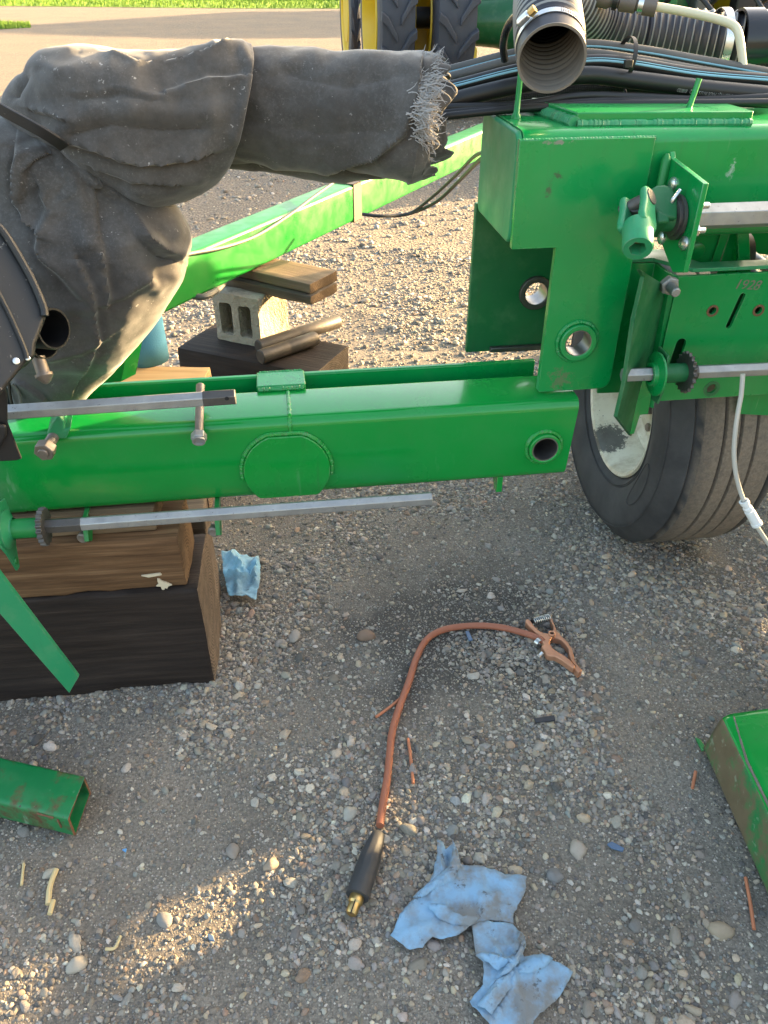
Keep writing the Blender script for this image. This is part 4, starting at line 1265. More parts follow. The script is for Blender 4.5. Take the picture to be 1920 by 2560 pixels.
timber('timber', 'thick blackened timber on the ground, lowest of the near stack', 'timber', Fr((-1.53, 1.234, -0.004), 5.7), 1.105, 0.225, 0.325, (M_timber, M_timber_end), 'wooden blocking', bevel=0.010, chip=0.016, wob=0.006)
timber('timber', 'brown sawn timber with white splinter scar on top of the black one', 'timber', Fr((-1.55, 1.236, 0.322), 5.9), 1.10, 0.18, 0.150, (M_plank, M_plank_end), 'wooden blocking', chip=0.014, wob=0.006)
timber('timber', 'lighter brown board wedged between near timber stack and green beam', 'timber', Fr((-1.40, 1.272, 0.472), 6.2), 0.90, 0.15, 0.055, (M_board, M_plank_end), 'wooden blocking', chip=0.004)
timber('timber', 'grey weathered timber end behind the near stack', 'timber', Fr((-0.62, 1.585, 0.0), 8), 0.155, 0.12, 0.33, (M_boardold, M_timber_end), 'wooden blocking')
bm = NB()      # white splinter scar on the brown timber
wf = Fr((-1.55, 1.236, 0.322), 5.9)
for px in ([(353, 1440), (400, 1434), (404, 1438), (372, 1444)], [(393, 1447), (399, 1449), (405, 1454), (416, 1457), (430, 1463), (421, 1466), (418, 1472), (411, 1470), (412, 1479), (405, 1474), (402, 1467), (390, 1466), (397, 1460), (394, 1455)]):
    prism(bm, [wf.p(x, y, -0.003) for x, y in px], wf.ey * 0.004)
M_scar = plain('fresh split wood', (0.55, 0.45, 0.30), (0.66, 0.57, 0.42), 0.9)
tag(fin('wood_splinter', bm, M_scar), 'pale torn splinter on the face of the brown timber', 'splinter')
# rear stack
timber('timber', 'black timber block carrying the concrete block and two steel pins', 'timber', Fr((-0.80, 2.775, 0.0), -23.4), 0.60, 0.285, 0.30, (M_timber, M_timber_end), 'wooden blocking', bevel=0.009, chip=0.008)
CB = Fr((-0.653, 2.854, 0.299), -25.7)
bm = NB()
bw, bd, bh = 0.205, 0.20, 0.192
def sq(t0, t1, z0, z1, r=0.012): return [CB(a, 0, b) for a, b in rrect(t0, t1, z0, z1, r, 4)]
prism(bm, sq(0, bw, 0, bh, 0.010), CB.ey * bd, holes=[sq(0.026, 0.082, 0.030, 0.155), sq(0.112, 0.168, 0.030, 0.155)])
bmesh.ops.subdivide_edges(bm, edges=[e for e in bm.edges if e.calc_length() > 0.1], cuts=4)
bmesh.ops.triangulate(bm, faces=bm.faces)
for k in range(1): bmesh.ops.subdivide_edges(bm, edges=[e for e in bm.edges if e.calc_length() > 0.03], cuts=1)
for v in bm.verts:
    q = v.co * 45
    v.co += V((noise.noise(q), noise.noise(q + V((9, 0, 0))), noise.noise(q + V((0, 9, 0))))) * 0.0035
    # concave right flank
    l = v.co - CB.o; t = l.dot(CB.ex); d = l.dot(CB.ey); z = l.z
    if t > bw - 0.012: v.co -= CB.ex * 0.022 * math.sin(max(0, min(1, d / bd)) * math.pi) * (1 if 0.02 < z < bh - 0.03 else 0.4)
cb = fin('concrete_block', bm, M_concrete, smooth=0)
tag(cb, 'rough concrete block with two slots standing on the rear black timber', 'concrete block')
bm = NB()
for t0, t1 in ((0.027, 0.081), (0.113, 0.167)):
    prism(bm, [CB(t0, 0.12, 0.031), CB(t1, 0.12, 0.031), CB(t1, 0.12, 0.154), CB(t0, 0.12, 0.154)], CB.ey * 0.01)
o = fin('core_back', bm, M_concrete, cb)
timber('board', 'split lower board on the concrete block under the tongue', 'board', Fr((-0.72, 2.98, 0.489), -31), 0.53, 0.175, 0.034, (M_boardold, M_plank_end), 'boards under the tongue', bevel=0.004, chip=0.010)
timber('board', 'warped upper board on the concrete block touching the tongue', 'board', Fr((-0.74, 3.03, 0.526), -32.6), 0.56, 0.17, 0.036, (M_board, M_plank_end), 'boards under the tongue', bevel=0.004, chip=0.006)
for lab, a, b, z in (('longer steel hinge pin with pale end resting against the concrete block', (645, 868), (846, 803), 0.334), ('shorter steel hinge pin with drilled end at the front of the black timber', (650, 893), (790, 845), 0.330)):
    p0, p1 = PZ(*a, z), PZ(*b, z)
    axp = (p1 - p0).normalized()
    pn = thing('hinge_pin', lab, 'pin', p0.lerp(p1, .5) - V((0, 0, 0.03)), 'loose hinge pins')
    bm = NB(); L = (p1 - p0).length
    lathe(bm, p0, axp, [(0, 0), (0.0235, 0), (0.027, 0.004), (0.027, L * .45), (0.0262, L * .46), (0.0268, L * .5), (0.027, L - 0.006), (0.023, L), (0, L)], 26)
    fin('shank', bm, M_pin, pn)
    bm = NB(); lathe(bm, p0 + axp * 0.022 + V((0.006, -0.0215, 0.0145)), V((0.25, -0.8, 0.55)), [(0.0, 0.0), (0.0045, 0.001)], 12)
    fin('cotter_hole', bm, M_void, pn)
# pine offcut + blue towel roll
pf = PZ(472, 945, 0.43)
timber('timber', 'clean yellow pine offcut under the blue towel roll', 'timber', Fr((-0.86, 2.085, 0.34), -2), 0.285, 0.24, 0.09, (M_pine, M_pine), bevel=0.003, wob=0.001)
timber('timber', 'dark squared timber hidden behind the beam below the pine offcut', 'timber', Fr((-1.0, 2.07, 0.0), 3), 0.42, 0.25, 0.338, (M_timber, M_timber_end), 'wooden blocking')
rc = PZ(371, 898, 0.431); 
tr = thing('paper_towel_roll', 'upright roll of blue shop towels behind the canvas wrap', 'towel roll', rc)
bm = NB()
RR = 0.068
prof = []
ring_b, ring_t = [], []
n = 70
pts = []
for k in range(n + 1):
    a = R(-150) + 2 * math.pi * k / n
    r = RR * (1.0 + 0.012 * math.sin(3 * a)) - 0.0022 * (1 - k / n)
    pts.append((r * math.cos(a), r * math.sin(a)))
pts.append((pts[-1][0] - 0.030, pts[-1][1] - 0.022)); 
pts.append((pts[-1][0] - 0.012, pts[-1][1] - 0.002))
for zz in (0.0, 0.07, 0.14, 0.21, 0.28): ring_b.append([bm.verts.new(rc + V((x, y, zz))) for x, y in pts])
for i in range(len(ring_b) - 1):
    for k in range(len(pts) - 1):
        bm.faces.new((ring_b[i][k], ring_b[i][k + 1], ring_b[i + 1][k + 1], ring_b[i + 1][k]))
fin('outer_sheet', bm, M_paper, tr, solid=0.0012)
bm = NB(); lathe(bm, rc, (0, 0, 1), [(0.022, 0.001), (RR - 0.003, 0.001), (RR - 0.003, 0.279), (0.022, 0.279)], 36, closed=True)
fin('roll_core', bm, M_paper, tr)

# ================================================================== tongue
T = Fr((-0.556, 2.732, 0), ex=(0.4655, 0.885, 0))
tg = thing('tongue_beam', 'bright sunlit green drawbar tongue sloping across to the upper right', 'tongue', T(0.3, 0.05, 0.567))
bm = NB()
rtube(bm, T, [-1.1, -0.5, 0, 0.8, 1.8, 3.2], 0.0, 0.115, 0.567, 0.720, 0.014, 0.008)
fin('box_tube', bm, M_tongue, tg)
bm = NB()
t0 = T.pix(893, 505)[0]
for (d0, d1, z0, z1) in ((-0.0035, -0.0005, 0.563, 0.724), (-0.0035, 0.12, 0.7205, 0.7240), (-0.0035, 0.12, 0.563, 0.5665)):
    box(bm, T, t0 - 0.035, t0 + 0.035, d0, d1, z0, z1)
M_tape = plain('brown tape', (0.05, 0.036, 0.027), (0.10, 0.078, 0.06), 0.55, 30)
fin('tape_band', bm, M_tape, tg)
bm = NB()
pp = [(400, 655), (472, 635), (560, 618), (640, 590), (720, 540), (780, 495), (835, 455), (850, 440)]
path = [T.p(x, y, -0.010) for x, y in pp]
tube(bm, catmull(path, 6), 0.0062, 8)
fin('cable', bm, M_hosegrey, tg)
wire = thing('hydraulic_line', 'thin black lines looping under the tongue toward the frame', 'line', PY(1000, 530, 3.3))
for dy, r, dx in ((0, 0.007, 0), (12, 0.006, -10)):
    bm = NB()
    pp = [(905, 535, 3.25), (950, 540, 3.25), (1020, 535, 3.3), (1090 + dx, 505 - dy, 3.2), (1150 + dx, 450 - dy, 3.0), (1200 + dx, 400 - dy, 2.6), (1240, 380, 2.3)]
    tube(bm, catmull([PY(*q) for q in pp], 6), r, 8); fin('tube', bm, M_rubber, wire)
bm = NB()
pp = [(425, 705, 2.62), (445, 722, 2.6), (475, 738, 2.58), (510, 742, 2.58), (535, 730, 2.64), (552, 716, 2.75), (570, 690, 2.9)]
tag(fin('rubber_hose', (tube(bm, catmull([PY(*q) for q in pp], 6), 0.011, 10), bm)[1], M_hosegrey), 'short grey hose sagging under the tongue beside the wrap', 'hose')
# post joining tongue and frame behind the wrap
bm = NB(); prism(bm, [PY(x, y, 1.98) for x, y in ((235, 960), (280, 860), (330, 820), (318, 870), (302, 955))], V((0.03, 0.05, 0)))
fin('tongue_brace', bm, M_green_b, tg, bevel=0.002)

# ================================================================== shafts and hardware on the near beam
def hexshaft(name, label, q0, q1, r, rot, mats=M_galv):
    o = thing(name, label, 'shaft', V(q0).lerp(V(q1), .5))
    bm = NB(); tube(bm, [q0, q1], r, 6, rot=rot)
    fin('bar', bm, mats, o, smooth=20, bevel=0.0015)
    return o
q0, q1 = B.p(-60, 1036, -0.03), B.p(588, 992, -0.03)
s1 = hexshaft('hex_shaft', 'short silver hex shaft with drilled end lying above the near beam', q0, q1, 0.0165, R(2))
axs = (q1 - q0).normalized()
bm = NB(); tube(bm, [q1 - axs * 0.063, q1 + axs * 0.0008], 0.0170, 6, rot=R(2)); fin('dark_end', bm, M_iron, s1, smooth=20, bevel=0.0015)
bm = NB(); lathe(bm, B.p(567, 996, -0.048), -B.ey, [(0.0, 0), (0.0042, 0.0012)], 12); fin('pin_hole', bm, M_void, s1)
q0, q1 = B.p(95, 1318, -0.105), B.p(1079, 1246, -0.105)
s2 = hexshaft('hex_shaft', 'long silver hex shaft with sprocket running below the near beam', q0, q1, 0.0150, R(2))
axs = (q1 - q0).normalized()
sprocket('sprocket', B.p(103, 1317, -0.105), axs, 0.040, 20, 0.011, M_iron, s2)
bm = NB(); tube(bm, [B.p(112, 1316, -0.105), B.p(205, 1310, -0.105)], 0.0158, 6, rot=R(2)); fin('dark_sleeve', bm, M_iron, s2, smooth=20, bevel=0.001)
bm = NB(); tube(bm, [B.p(-90, 1331, -0.105), B.p(100, 1318, -0.105)], 0.0205, 26); fin('collar', bm, M_green_old, s2)
c = B.p(18, 1323, -0.105)
bm = NB(); lathe(bm, c, axs, [(0.0, -0.004), (0.040, -0.004), (0.040, 0.002), (0.030, 0.006), (0.0225, 0.010), (0.0225, 0.014)], 32)
fl2 = fin('flange', bm, M_green_lt, s2)
Fq = Fr(c, ex=(axs.cross(V((0, 0, 1)))), ey=axs, ez=(0, 0, 1))
bm = NB(); prism(bm, [Fq(a, -0.0072, z) for a, z in ((-0.045, 0.045), (0.0, 0.062), (0.045, 0.04), (0.05, 0.0), (0.03, -0.04), (0.012, -0.098), (-0.004, -0.10), (-0.02, -0.06), (-0.05, -0.02))], axs * 0.0045)
fin('flange_plate', bm, M_green_lt, fl2, bevel=0.0008)
bm = NB(); lathe(bm, Fq(0.004, -0.0025, -0.078), axs, [(0.0, 0.003), (0.0075, 0.0025), (0.0085, 0)], 14); fin('rivet', bm, M_green_old, fl2)
# hydraulic fitting laid across the beam
p0, p1 = B.p(501, 962, 0.10), B.p(497, 1096, -0.035)
ft = thing('steel_fitting', 'zinc tube fitting with hex nut laid across the near beam', 'fitting', p1)
axf = (p1 - p0).normalized()
bm = NB(); tube(bm, [p0, p0 + axf * .003, p1], [0.007, 0.0095, 0.0085], 16); fin('tube', bm, M_bolt, ft)
u = axf.orthogonal().normalized(); w = axf.cross(u)
L1 = (p1 - p0).length
bm = NB(); prism(bm, hexpts(p1 - axf * 0.012, u, w, 0.0165), axf * 0.016); fin('hex_nut', bm, M_galv, ft, bevel=0.0015)
bm = NB(); lathe(bm, p1 + axf * 0.004, axf, [(0.0135, 0), (0.0135, 0.005), (0.0105, 0.005), (0.0100, 0.001), (0, 0.001)], 22); fin('seat', bm, M_galv, ft)
# green clamp with long bolt, left
cl = thing('bolt_clamp', 'chipped green cast clamp with long hex bolt on the near beam, far left', 'clamp', B.p(140, 1085, 0.0))
bm = NB()
lpx = [(118, 1085), (128, 1060), (145, 1040), (160, 1055), (160, 1075), (178, 1068), (166, 1098), (140, 1098), (122, 1110)]
prism(bm, [B.p(x, y, -0.012) for x, y in lpx], B.ey * 0.04 + V((0, 0, 0.012)))
fin('casting', bm, M_green_lt, cl, bevel=0.006, seg=3)
p0, p1 = B.p(138, 1085, 0.0), B.p(115, 1122, -0.05)
axb = (p1 - p0).normalized()
bm = NB()
nn = 22
tube(bm, [p0.lerp(p1, i / nn) for i in range(nn + 1)], [0.0115 if i % 2 else 0.0107 for i in range(nn + 1)], 14); fin('bolt_shank', bm, M_bolt, cl)
u = axb.orthogonal().normalized(); w = axb.cross(u)
bm = NB(); prism(bm, hexpts(p1 - axb * 0.008, u, w, 0.0205, 0.4), axb * 0.022); tube(bm, [p1 + axb * 0.013, p1 + axb * 0.019], 0.0105, 16); fin('hex_nut', bm, M_bolt, cl, bevel=0.0018)

# ---- flat bar hanging at the left edge
bm = NB()
lp = [B.p(x, y, -0.17) for x, y in ((-160, 1225), (-92, 1315), (0, 1436), (196, 1694), (173, 1733), (0, 1535), (-120, 1385), (-200, 1290))]
prism(bm, lp, B.ey * 0.008 + V((0.002, 0, 0.002)))
tag(fin('flat_bar', bm, M_green_lt, bevel=0.001), 'pale green flat steel bar hanging diagonally in front of the near timbers', 'steel bar')

# ================================================================== black plastic housing, far left
H = Fr((-0.66, 1.36, 0), ex=(0.80, -0.60, 0))
Yh = 1.22
ph = thing('plastic_housing', 'black moulded plastic cover with round open ports at the left edge', 'housing', PY(-60, 1000, Yh))
hn = V((0.52, -0.70, 0.48)).normalized()
hp0 = PY(60, 760, Yh)
def hp(x, y, off=0.0): return PP(x, y, hp0 + hn * off, hn)
bm = NB()
prism(bm, [hp(x, y) for x, y in ((-150, 540), (-10, 560), (20, 580), (60, 640), (100, 720), (117, 770), (115, 795), (90, 860), (88, 893), (66, 905), (30, 950), (-10, 1000), (-150, 1080))], -hn * 0.10)
fin('cover', bm, M_black, ph, bevel=0.006, seg=3)
bm = NB()
tube(bm, catmull([hp(x, y, 0.006) for x, y in ((-30, 545), (5, 575), (40, 628), (80, 700), (108, 765), (112, 790))], 6), 0.0065, 10)
fin('edge_rib', bm, M_black, ph)
bm = NB()
tube(bm, catmull([hp(x, y, 0.003) for x, y in ((-40, 660), (0, 740), (30, 800), (60, 870), (68, 897))], 6), 0.004, 8)
fin('crease_rib', bm, M_black, ph)
for x, y, r in ((40, 903, 0.006), (69, 896, 0.0045)):
    bm = NB(); lathe(bm, hp(x, y, 0.0), hn, [(r, 0), (r * .9, 0.003), (0, 0.005)], 12); fin('screw', bm, M_galv2, ph)
pa = V((0.88, -0.42, 0.12)).normalized()
for name, x, y, Yc, r, L in (('port', 136, 822, 1.27, 0.036, 0.10), ('port', 112, 852, 1.31, 0.034, 0.07)):
    c = PY(x, y, Yc)
    bm = NB(); lathe(bm, c, pa, [(r * .88, -L), (r, -L), (r, -0.004), (r - 0.001, 0), (r * .88, 0)], 40, closed=True)
    o = fin(name, bm, M_black if r > .043 else M_blackm, ph)
    bm = NB(); lathe(bm, c - pa * (L * 0.75), pa, [(r * .88, 0), (0, 0.001)], 30); fin('port_floor', bm, M_void, o)
bm = NB()
lathe(bm, PY(95, 893, 1.30), V((0.3, -0.5, -0.9)), [(0.0, 0), (0.012, 0), (0.012, 0.03), (0.016, 0.031), (0.016, 0.036), (0.008, 0.046), (0.003, 0.05), (0.0, 0.05)], 16)
fin('clamp_screw', bm, M_bolt, ph)
# dark bracket below the housing
bm = NB(); prism(bm, [B.p(x, y, -0.14) for x, y in ((-120, 960), (5, 955), (17, 985), (18, 1058), (54, 1148), (40, 1152), (-120, 1160))], B.ey * 0.006)
fin('lower_bracket', bm, M_blackm, ph, bevel=0.002)
bm = NB(); prism(bm, [B.p(x, y, -0.14) for x, y in ((-110, 1080), (-20, 1050), (18, 1060), (18, 1085), (0, 1120), (-110, 1150))], -B.ey * 0.01)
fin('bracket_pad', bm, M_black, ph, bevel=0.004)
for pp in ([(30, 960, 1.45), (48, 985, 1.45), (52, 1030, 1.44), (38, 1070, 1.43), (48, 1090, 1.42)], [(20, 945, 1.47), (30, 1010, 1.46), (60, 1075, 1.45), (100, 1088, 1.44)]):
    bm = NB(); tube(bm, catmull([PY(*q) for q in pp], 5), 0.0035, 8); fin('wire', bm, M_hosegrey if pp[0][0] == 30 else M_rubber, ph)
bm = NB(); prism(bm, [PY(x, y, 1.52) for x, y in ((-20, 940), (50, 930), (75, 990), (90, 1090), (30, 1095), (-20, 1090))], V((0, 0.03, 0)))
fin('wiring_block', bm, M_blackm, ph, bevel=0.004)

# ================================================================== canvas wrap
def distpl(p, pl, signed=False):
    best = 1e9; sg = 1
    for (ax_, ay), (bx, by) in zip(pl, pl[1:]):
        vx, vy = bx - ax_, by - ay
        t = max(0, min(1, ((p[0] - ax_) * vx + (p[1] - ay) * vy) / (vx * vx + vy * vy + 1e-9)))
        q = math.hypot(p[0] - ax_ - t * vx, p[1] - ay - t * vy)
        if q < best: best = q; sg = vx * (p[1] - ay) - vy * (p[0] - ax_)
    return (best, sg) if signed else best
def sleeve(name, secs, mat, parent, folds, nu=150, nv=150, amp=0.006, ratio=0.85, close=(False, False), solid=0.004, sd=0.0, ragged=0.0):
    """secs: (ax, ay, bx, by, Y) silhouette end points at depth Y"""
    A = [PY(s[0], s[1], s[4]) for s in secs]; Bq = [PY(s[2], s[3], s[4]) for s in secs]
    n = max(2, nu // (len(secs) - 1))
    A = catmull(A, n); Bq = catmull(Bq, n)
    bm = NB(); rings = []
    m = len(A)
    for i in range(m):
        c = (A[i] + Bq[i]) / 2; mj = (A[i] - Bq[i]) / 2
        j0, j1 = max(i - 1, 0), min(i + 1, m - 1)
        tg_ = ((A[j1] + Bq[j1]) - (A[j0] + Bq[j0])).normalized()
        mn = tg_.cross(mj); 
        if mn.y > 0: mn = -mn
        mn = mn.normalized() * mj.length * ratio
        ring = []
        for k in range(nv):
            a = 2 * math.pi * k / nv
            d = mj * math.cos(a) + mn * math.sin(a)
            p = c + d
            dn = d.normalized()
            px = PROJ(p)
            h = amp * (noise.noise(p * 6 + V((sd, 0, 0))) + 0.5 * noise.noise(p * 15 + V((sd, 3, 0))) + 0.18 * noise.noise(p * 40)) + amp * 0.55 * (0.22 - abs(noise.noise(V((p.x * 9 + sd, p.y * 9, p.z * 17)) + V((0, sd, 0))))) + amp * 0.30 * (0.2 - abs(noise.noise(V((p.x * 26, p.y * 22 + sd, p.z * 34)))))
            if math.sin(a) > -0.35:
                for pl, am, wd, *hi in folds:
                    d0_, sg = distpl(px, pl, True)
                    dd = d0_ / wd
                    if dd > 3: continue
                    if hi: h += am * (math.exp(-dd * 1.2) if sg * hi[0] > 0 else math.exp(-dd * 7) - 0.35 * math.exp(-((dd - 0.35) / 0.35) ** 2))
                    else: h += am * (math.exp(-dd * dd) if am > 0 else 1.25 * math.exp(-1.7 * abs(dd)))
            if ragged and i > m - 10:
                h += 0.004 * noise.noise(p * 60)
                p = p + tg_ * ragged * noise.noise(p * 38) * (i - (m - 10)) / 9
            ring.append(bm.verts.new(p + dn * h))
        rings.append(ring)
    for i in range(m - 1):
        for k in range(nv):
            bm.faces.new((rings[i][k], rings[i][(k + 1) % nv], rings[i + 1][(k + 1) % nv], rings[i + 1][k]))
    if close[0]: bm.faces.new(rings[0][::-1])
    if close[1]: bm.faces.new(rings[-1])
    return fin(name, bm, mat, parent, smooth=80, solid=solid)
cw = thing('canvas_wrap', 'dusty dark canvas sleeve wrapped round the hose bundle, upper left', 'canvas sleeve', PY(150, 1080, 1.5))
# right sleeve, torn end at x ~ 1130
foldsA = [([(620, 300), (800, 340), (950, 330)], -0.004, 45), ([(690, 408), (820, 420), (930, 398), (1010, 335), (1042, 250), (1050, 190)], 0.014, 30, -1),
          ([(720, 180), (860, 215), (1000, 190)], -0.005, 30), ([(640, 190), (700, 150), (780, 140)], 0.007, 30), ([(880, 140), (1000, 165), (1080, 160)], 0.005, 25), ([(560, 230), (640, 250), (700, 330)], 0.005, 30)]
sleeve('inner_sleeve', [(480, 150, 470, 390, 1.64), (600, 122, 560, 405, 1.64), (700, 118, 690, 402, 1.63), (800, 122, 800, 415, 1.62), (900, 130, 910, 435, 1.61), (1000, 138, 1010, 456, 1.60), (1068, 136, 1022, 462, 1.60), (1110, 150, 1075, 440, 1.60)], M_canvas2, cw, foldsA, nu=140, nv=150, amp=0.008, sd=2.0, ragged=0.03)
# under layer peeking out below the right sleeve
sleeve('under_sleeve', [(560, 300, 560, 420, 1.66), (700, 300, 700, 432, 1.66), (850, 300, 850, 452, 1.65), (960, 200, 980, 440, 1.65), (1060, 160, 1040, 420, 1.65), (1118, 165, 1112, 385, 1.65)], M_canvas, cw, [], nu=60, nv=80, amp=0.008, sd=5.0, ragged=0.03)
# outer sleeve: big flap with the slanted open rim at x ~ 600
foldsB = [([(150, 352), (192, 357), (240, 369), (304, 395), (354, 404), (420, 402), (500, 385)], 0.017, 36, -1), ([(160, 318), (230, 285), (330, 280), (450, 290), (530, 285)], 0.012, 34), ([(185, 335), (280, 312), (400, 325), (500, 322)], -0.008, 20),
          ([(150, 200), (240, 190), (330, 205)], 0.011, 40), ([(290, 150), (350, 178), (440, 165), (560, 128)], 0.013, 30, 1), ([(540, 120), (600, 128), (625, 175), (612, 260), (590, 340)], 0.008, 16),
          ([(65, 185), (38, 235)], -0.01, 24), ([(85, 275), (130, 285), (165, 300)], 0.010, 18, -1), ([(420, 235), (520, 205), (600, 200)], 0.008, 36, 1), ([(240, 415), (330, 445), (430, 450)], 0.010, 26, -1), ([(330, 470), (420, 475), (500, 440)], 0.008, 20), ([(200, 240), (300, 235), (380, 250)], 0.007, 26, -1)]
sleeve('outer_sleeve', [(30, 285, 55, 345, 1.58), (22, 225, 100, 365, 1.57), (62, 172, 165, 400, 1.56), (105, 128, 232, 445, 1.56), (200, 118, 300, 485, 1.56), (320, 130, 375, 512, 1.57), (430, 130, 470, 492, 1.58), (530, 112, 540, 452, 1.59), (628, 118, 562, 418, 1.60)], M_canvas, cw, foldsB, nu=200, nv=210, amp=0.007, close=(True, False), sd=0.0)
# hanging leg
foldsC = [([(152, 356), (165, 382), (187, 417), (208, 443), (253, 468), (291, 493), (311, 529), (337, 577), (380, 615), (410, 632)], 0.020, 34, -1), ([(223, 455), (228, 519), (240, 594), (256, 670), (262, 740)], 0.013, 42, 1),
          ([(58, 325), (46, 354), (41, 417), (48, 493), (63, 539), (88, 566)], 0.020, 26, -1), ([(134, 368), (144, 412), (167, 432), (172, 455), (157, 475)], 0.012, 20, -1), ([(122, 372), (80, 392), (63, 417), (61, 480)], 0.010, 22, 1),
          ([(106, 480), (122, 519), (101, 577), (94, 620), (106, 645), (152, 683), (200, 740)], 0.014, 34, -1), ([(182, 382), (228, 412), (253, 450), (290, 476)], 0.010, 16, -1), ([(150, 365), (175, 430), (200, 520), (215, 600)], 0.012, 20),
          ([(200, 660), (228, 740), (236, 850), (205, 930)], 0.012, 34, 1), ([(300, 600), (330, 700), (300, 800), (250, 900)], 0.012, 45), ([(255, 760), (300, 740), (360, 690)], 0.008, 24, -1),
          ([(400, 640), (440, 655), (460, 640)], -0.010, 14), ([(425, 560), (452, 600), (440, 680)], 0.010, 28), ([(340, 700), (390, 720), (420, 700)], 0.012, 22), ([(130, 900), (200, 880), (260, 840)], 0.007, 28, -1), ([(60, 960), (110, 1000), (112, 1060)], 0.010, 22, 1), ([(300, 540), (360, 600), (430, 640)], 0.008, 22)]
sleeve('hanging_sleeve', [(-60, 300, 170, 355, 1.52), (-75, 340, 260, 400, 1.53), (-80, 420, 360, 480, 1.55), (-85, 510, 445, 540, 1.56), (-90, 600, 468, 610, 1.56), (-80, 690, 455, 690, 1.55), (-50, 770, 412, 770, 1.54), (-20, 840, 352, 850, 1.53), (5, 910, 285, 920, 1.52), (30, 975, 225, 985, 1.50), (55, 1035, 170, 1045, 1.49), (72, 1085, 112, 1092, 1.48)], M_canvas, cw, foldsC, nu=230, nv=230, amp=0.007, ratio=0.62, close=(True, True), sd=8.0)
# tie strap
bm = NB()
path = catmull([PY(x, y, Y) for x, y, Y in ((-60, 235, 1.42), (0, 272, 1.405), (60, 305, 1.40), (105, 330, 1.40), (140, 352, 1.41), (160, 368, 1.43))], 6)
fr_ = frames(path)
for i in range(len(path) - 1):
    pass
ring = []
for i, p in enumerate(path):
    t, u, w = fr_[i]
    wd, th = 0.0095, 0.003
    ring.append([bm.verts.new(p + u * a * wd + w * b * th) for a, b in ((1, 1), (1, -1), (-1, -1), (-1, 1))])
for i in range(len(ring) - 1):
    for k in range(4): bm.faces.new((ring[i][k], ring[i][(k + 1) % 4], ring[i + 1][(k + 1) % 4], ring[i + 1][k]))
bm.faces.new(ring[0]); bm.faces.new(ring[-1][::-1])
fin('tie_strap', bm, M_black, cw, bevel=0.001)
# frayed threads at the torn end
bm = NB()
for k in range(700):
    f = min(1, max(0, round(rnd.random() * 14) / 14 + rnd.gauss(0, 0.02)))
    x = 1072 + rnd.gauss(0, 13) - 8 * f; y = 140 + 255 * f
    p = PY(x, y, 1.60 - 0.105 * math.sin(math.pi * min(1, max(0, (y - 130) / 320))) + rnd.uniform(-0.006, 0.004))
    L = rnd.uniform(0.010, 0.036) * (1.25 - 0.5 * f)
    dr = V((rnd.gauss(0.9, 0.15), rnd.gauss(-0.15, 0.2), rnd.gauss(0.25 - 0.5 * f, 0.32))).normalized()
    pts = [p - dr * 0.012]
    for j in range(3):
        dr = (dr + V((rnd.uniform(-.45, .45), rnd.uniform(-.45, .45), rnd.uniform(-.6, .45)))).normalized()
        pts.append(pts[-1] + dr * L / 3)
    tube(bm, pts, [0.0011, 0.0009, 0.0008, 0.0004], 3)
o = fin('frayed_thread', bm, M_thread, cw, smooth=60); o['kind'] = 'stuff'
# ================================================================== hoses over the frame
HY = 1.70
def hose(label, pp, rad, mat, Y=HY, stripe=None, ribbed=False, braid=False, cat='hose', name='hydraulic_hose', group='hoses over the centre frame'):
    path = catmull([PY(x, y, Y if len(q) < 1 else (q[0])) for (x, y, *q) in pp], 10)
    o = thing(name, label, cat, path[len(path) // 2], group)
    bm = NB()
    if ribbed:
        pts, rr = [], []
        for a, b in zip(path, path[1:]):
            for k in range(3):
                pts.append(a.lerp(b, k / 3)); rr.append(rad * (1.0 if len(pts) % 2 else 0.94))
        tube(bm, pts, rr, 14)
    else:
        tube(bm, path, rad, 16)
    fin('jacket', bm, mat, o, smooth=60)
    if stripe:
        for ang, w in stripe:
            fr_ = frames(path); bm = NB(); ring = []
            for i, p in enumerate(path):
                t, u, w_ = fr_[i]
                rr = []
                for da in (-w, 0, w):
                    aa = R(ang) + da
                    rr.append(bm.verts.new(p + (u * math.cos(aa) + w_ * math.sin(aa)) * (rad + 0.0006)))
                ring.append(rr)
            for i in range(len(ring) - 1):
                for k in range(2): bm.faces.new((ring[i][k], ring[i][k + 1], ring[i + 1][k + 1], ring[i + 1][k]))
            fin('stripe', bm, M_cyan, o, smooth=60, solid=0.0006)
    return o, path
hose('ridged grey hose along the top of the hose bundle', [(1040, 195), (1140, 172), (1300, 132), (1460, 112), (1600, 126), (1750, 152), (1930, 184)], 0.0105, M_hosegrey, Y=1.86, ribbed=True, stripe=[(100, 0.18)])
hose('grey hose second from the top of the bundle', [(1040, 215), (1140, 190), (1300, 150), (1460, 135), (1600, 152), (1760, 180), (1930, 206)], 0.0105, M_hosegrey, Y=1.83, ribbed=True)
hose('black hose with pale blue line in the middle of the bundle', [(1040, 238), (1140, 216), (1300, 176), (1460, 155), (1570, 160), (1740, 187), (1930, 203)], 0.0135, M_rubber, Y=1.80, stripe=[(78, 0.16), (58, 0.06)])
prt, ppath = hose('thick black printed hose along the bottom of the bundle', [(1030, 285), (1140, 250), (1300, 212), (1460, 188), (1600, 202), (1760, 222), (1930, 238)], 0.0165, M_rubber, Y=1.77)
M_braid = NT('braided sleeve')
v_ = M_braid.vor(260, rand=0.2)
M_braid.set(Base_Color=M_braid.mix(M_braid.ramp(v_, [(0.2, 0), (0.5, 1)]), (0.055, 0.054, 0.05), (0.008, 0.008, 0.008)), Roughness=0.6)
M_braid.l(M_braid.bump(v_, 0.6, 0.002), M_braid.b.inputs['Normal'])
M_braid = M_braid.m
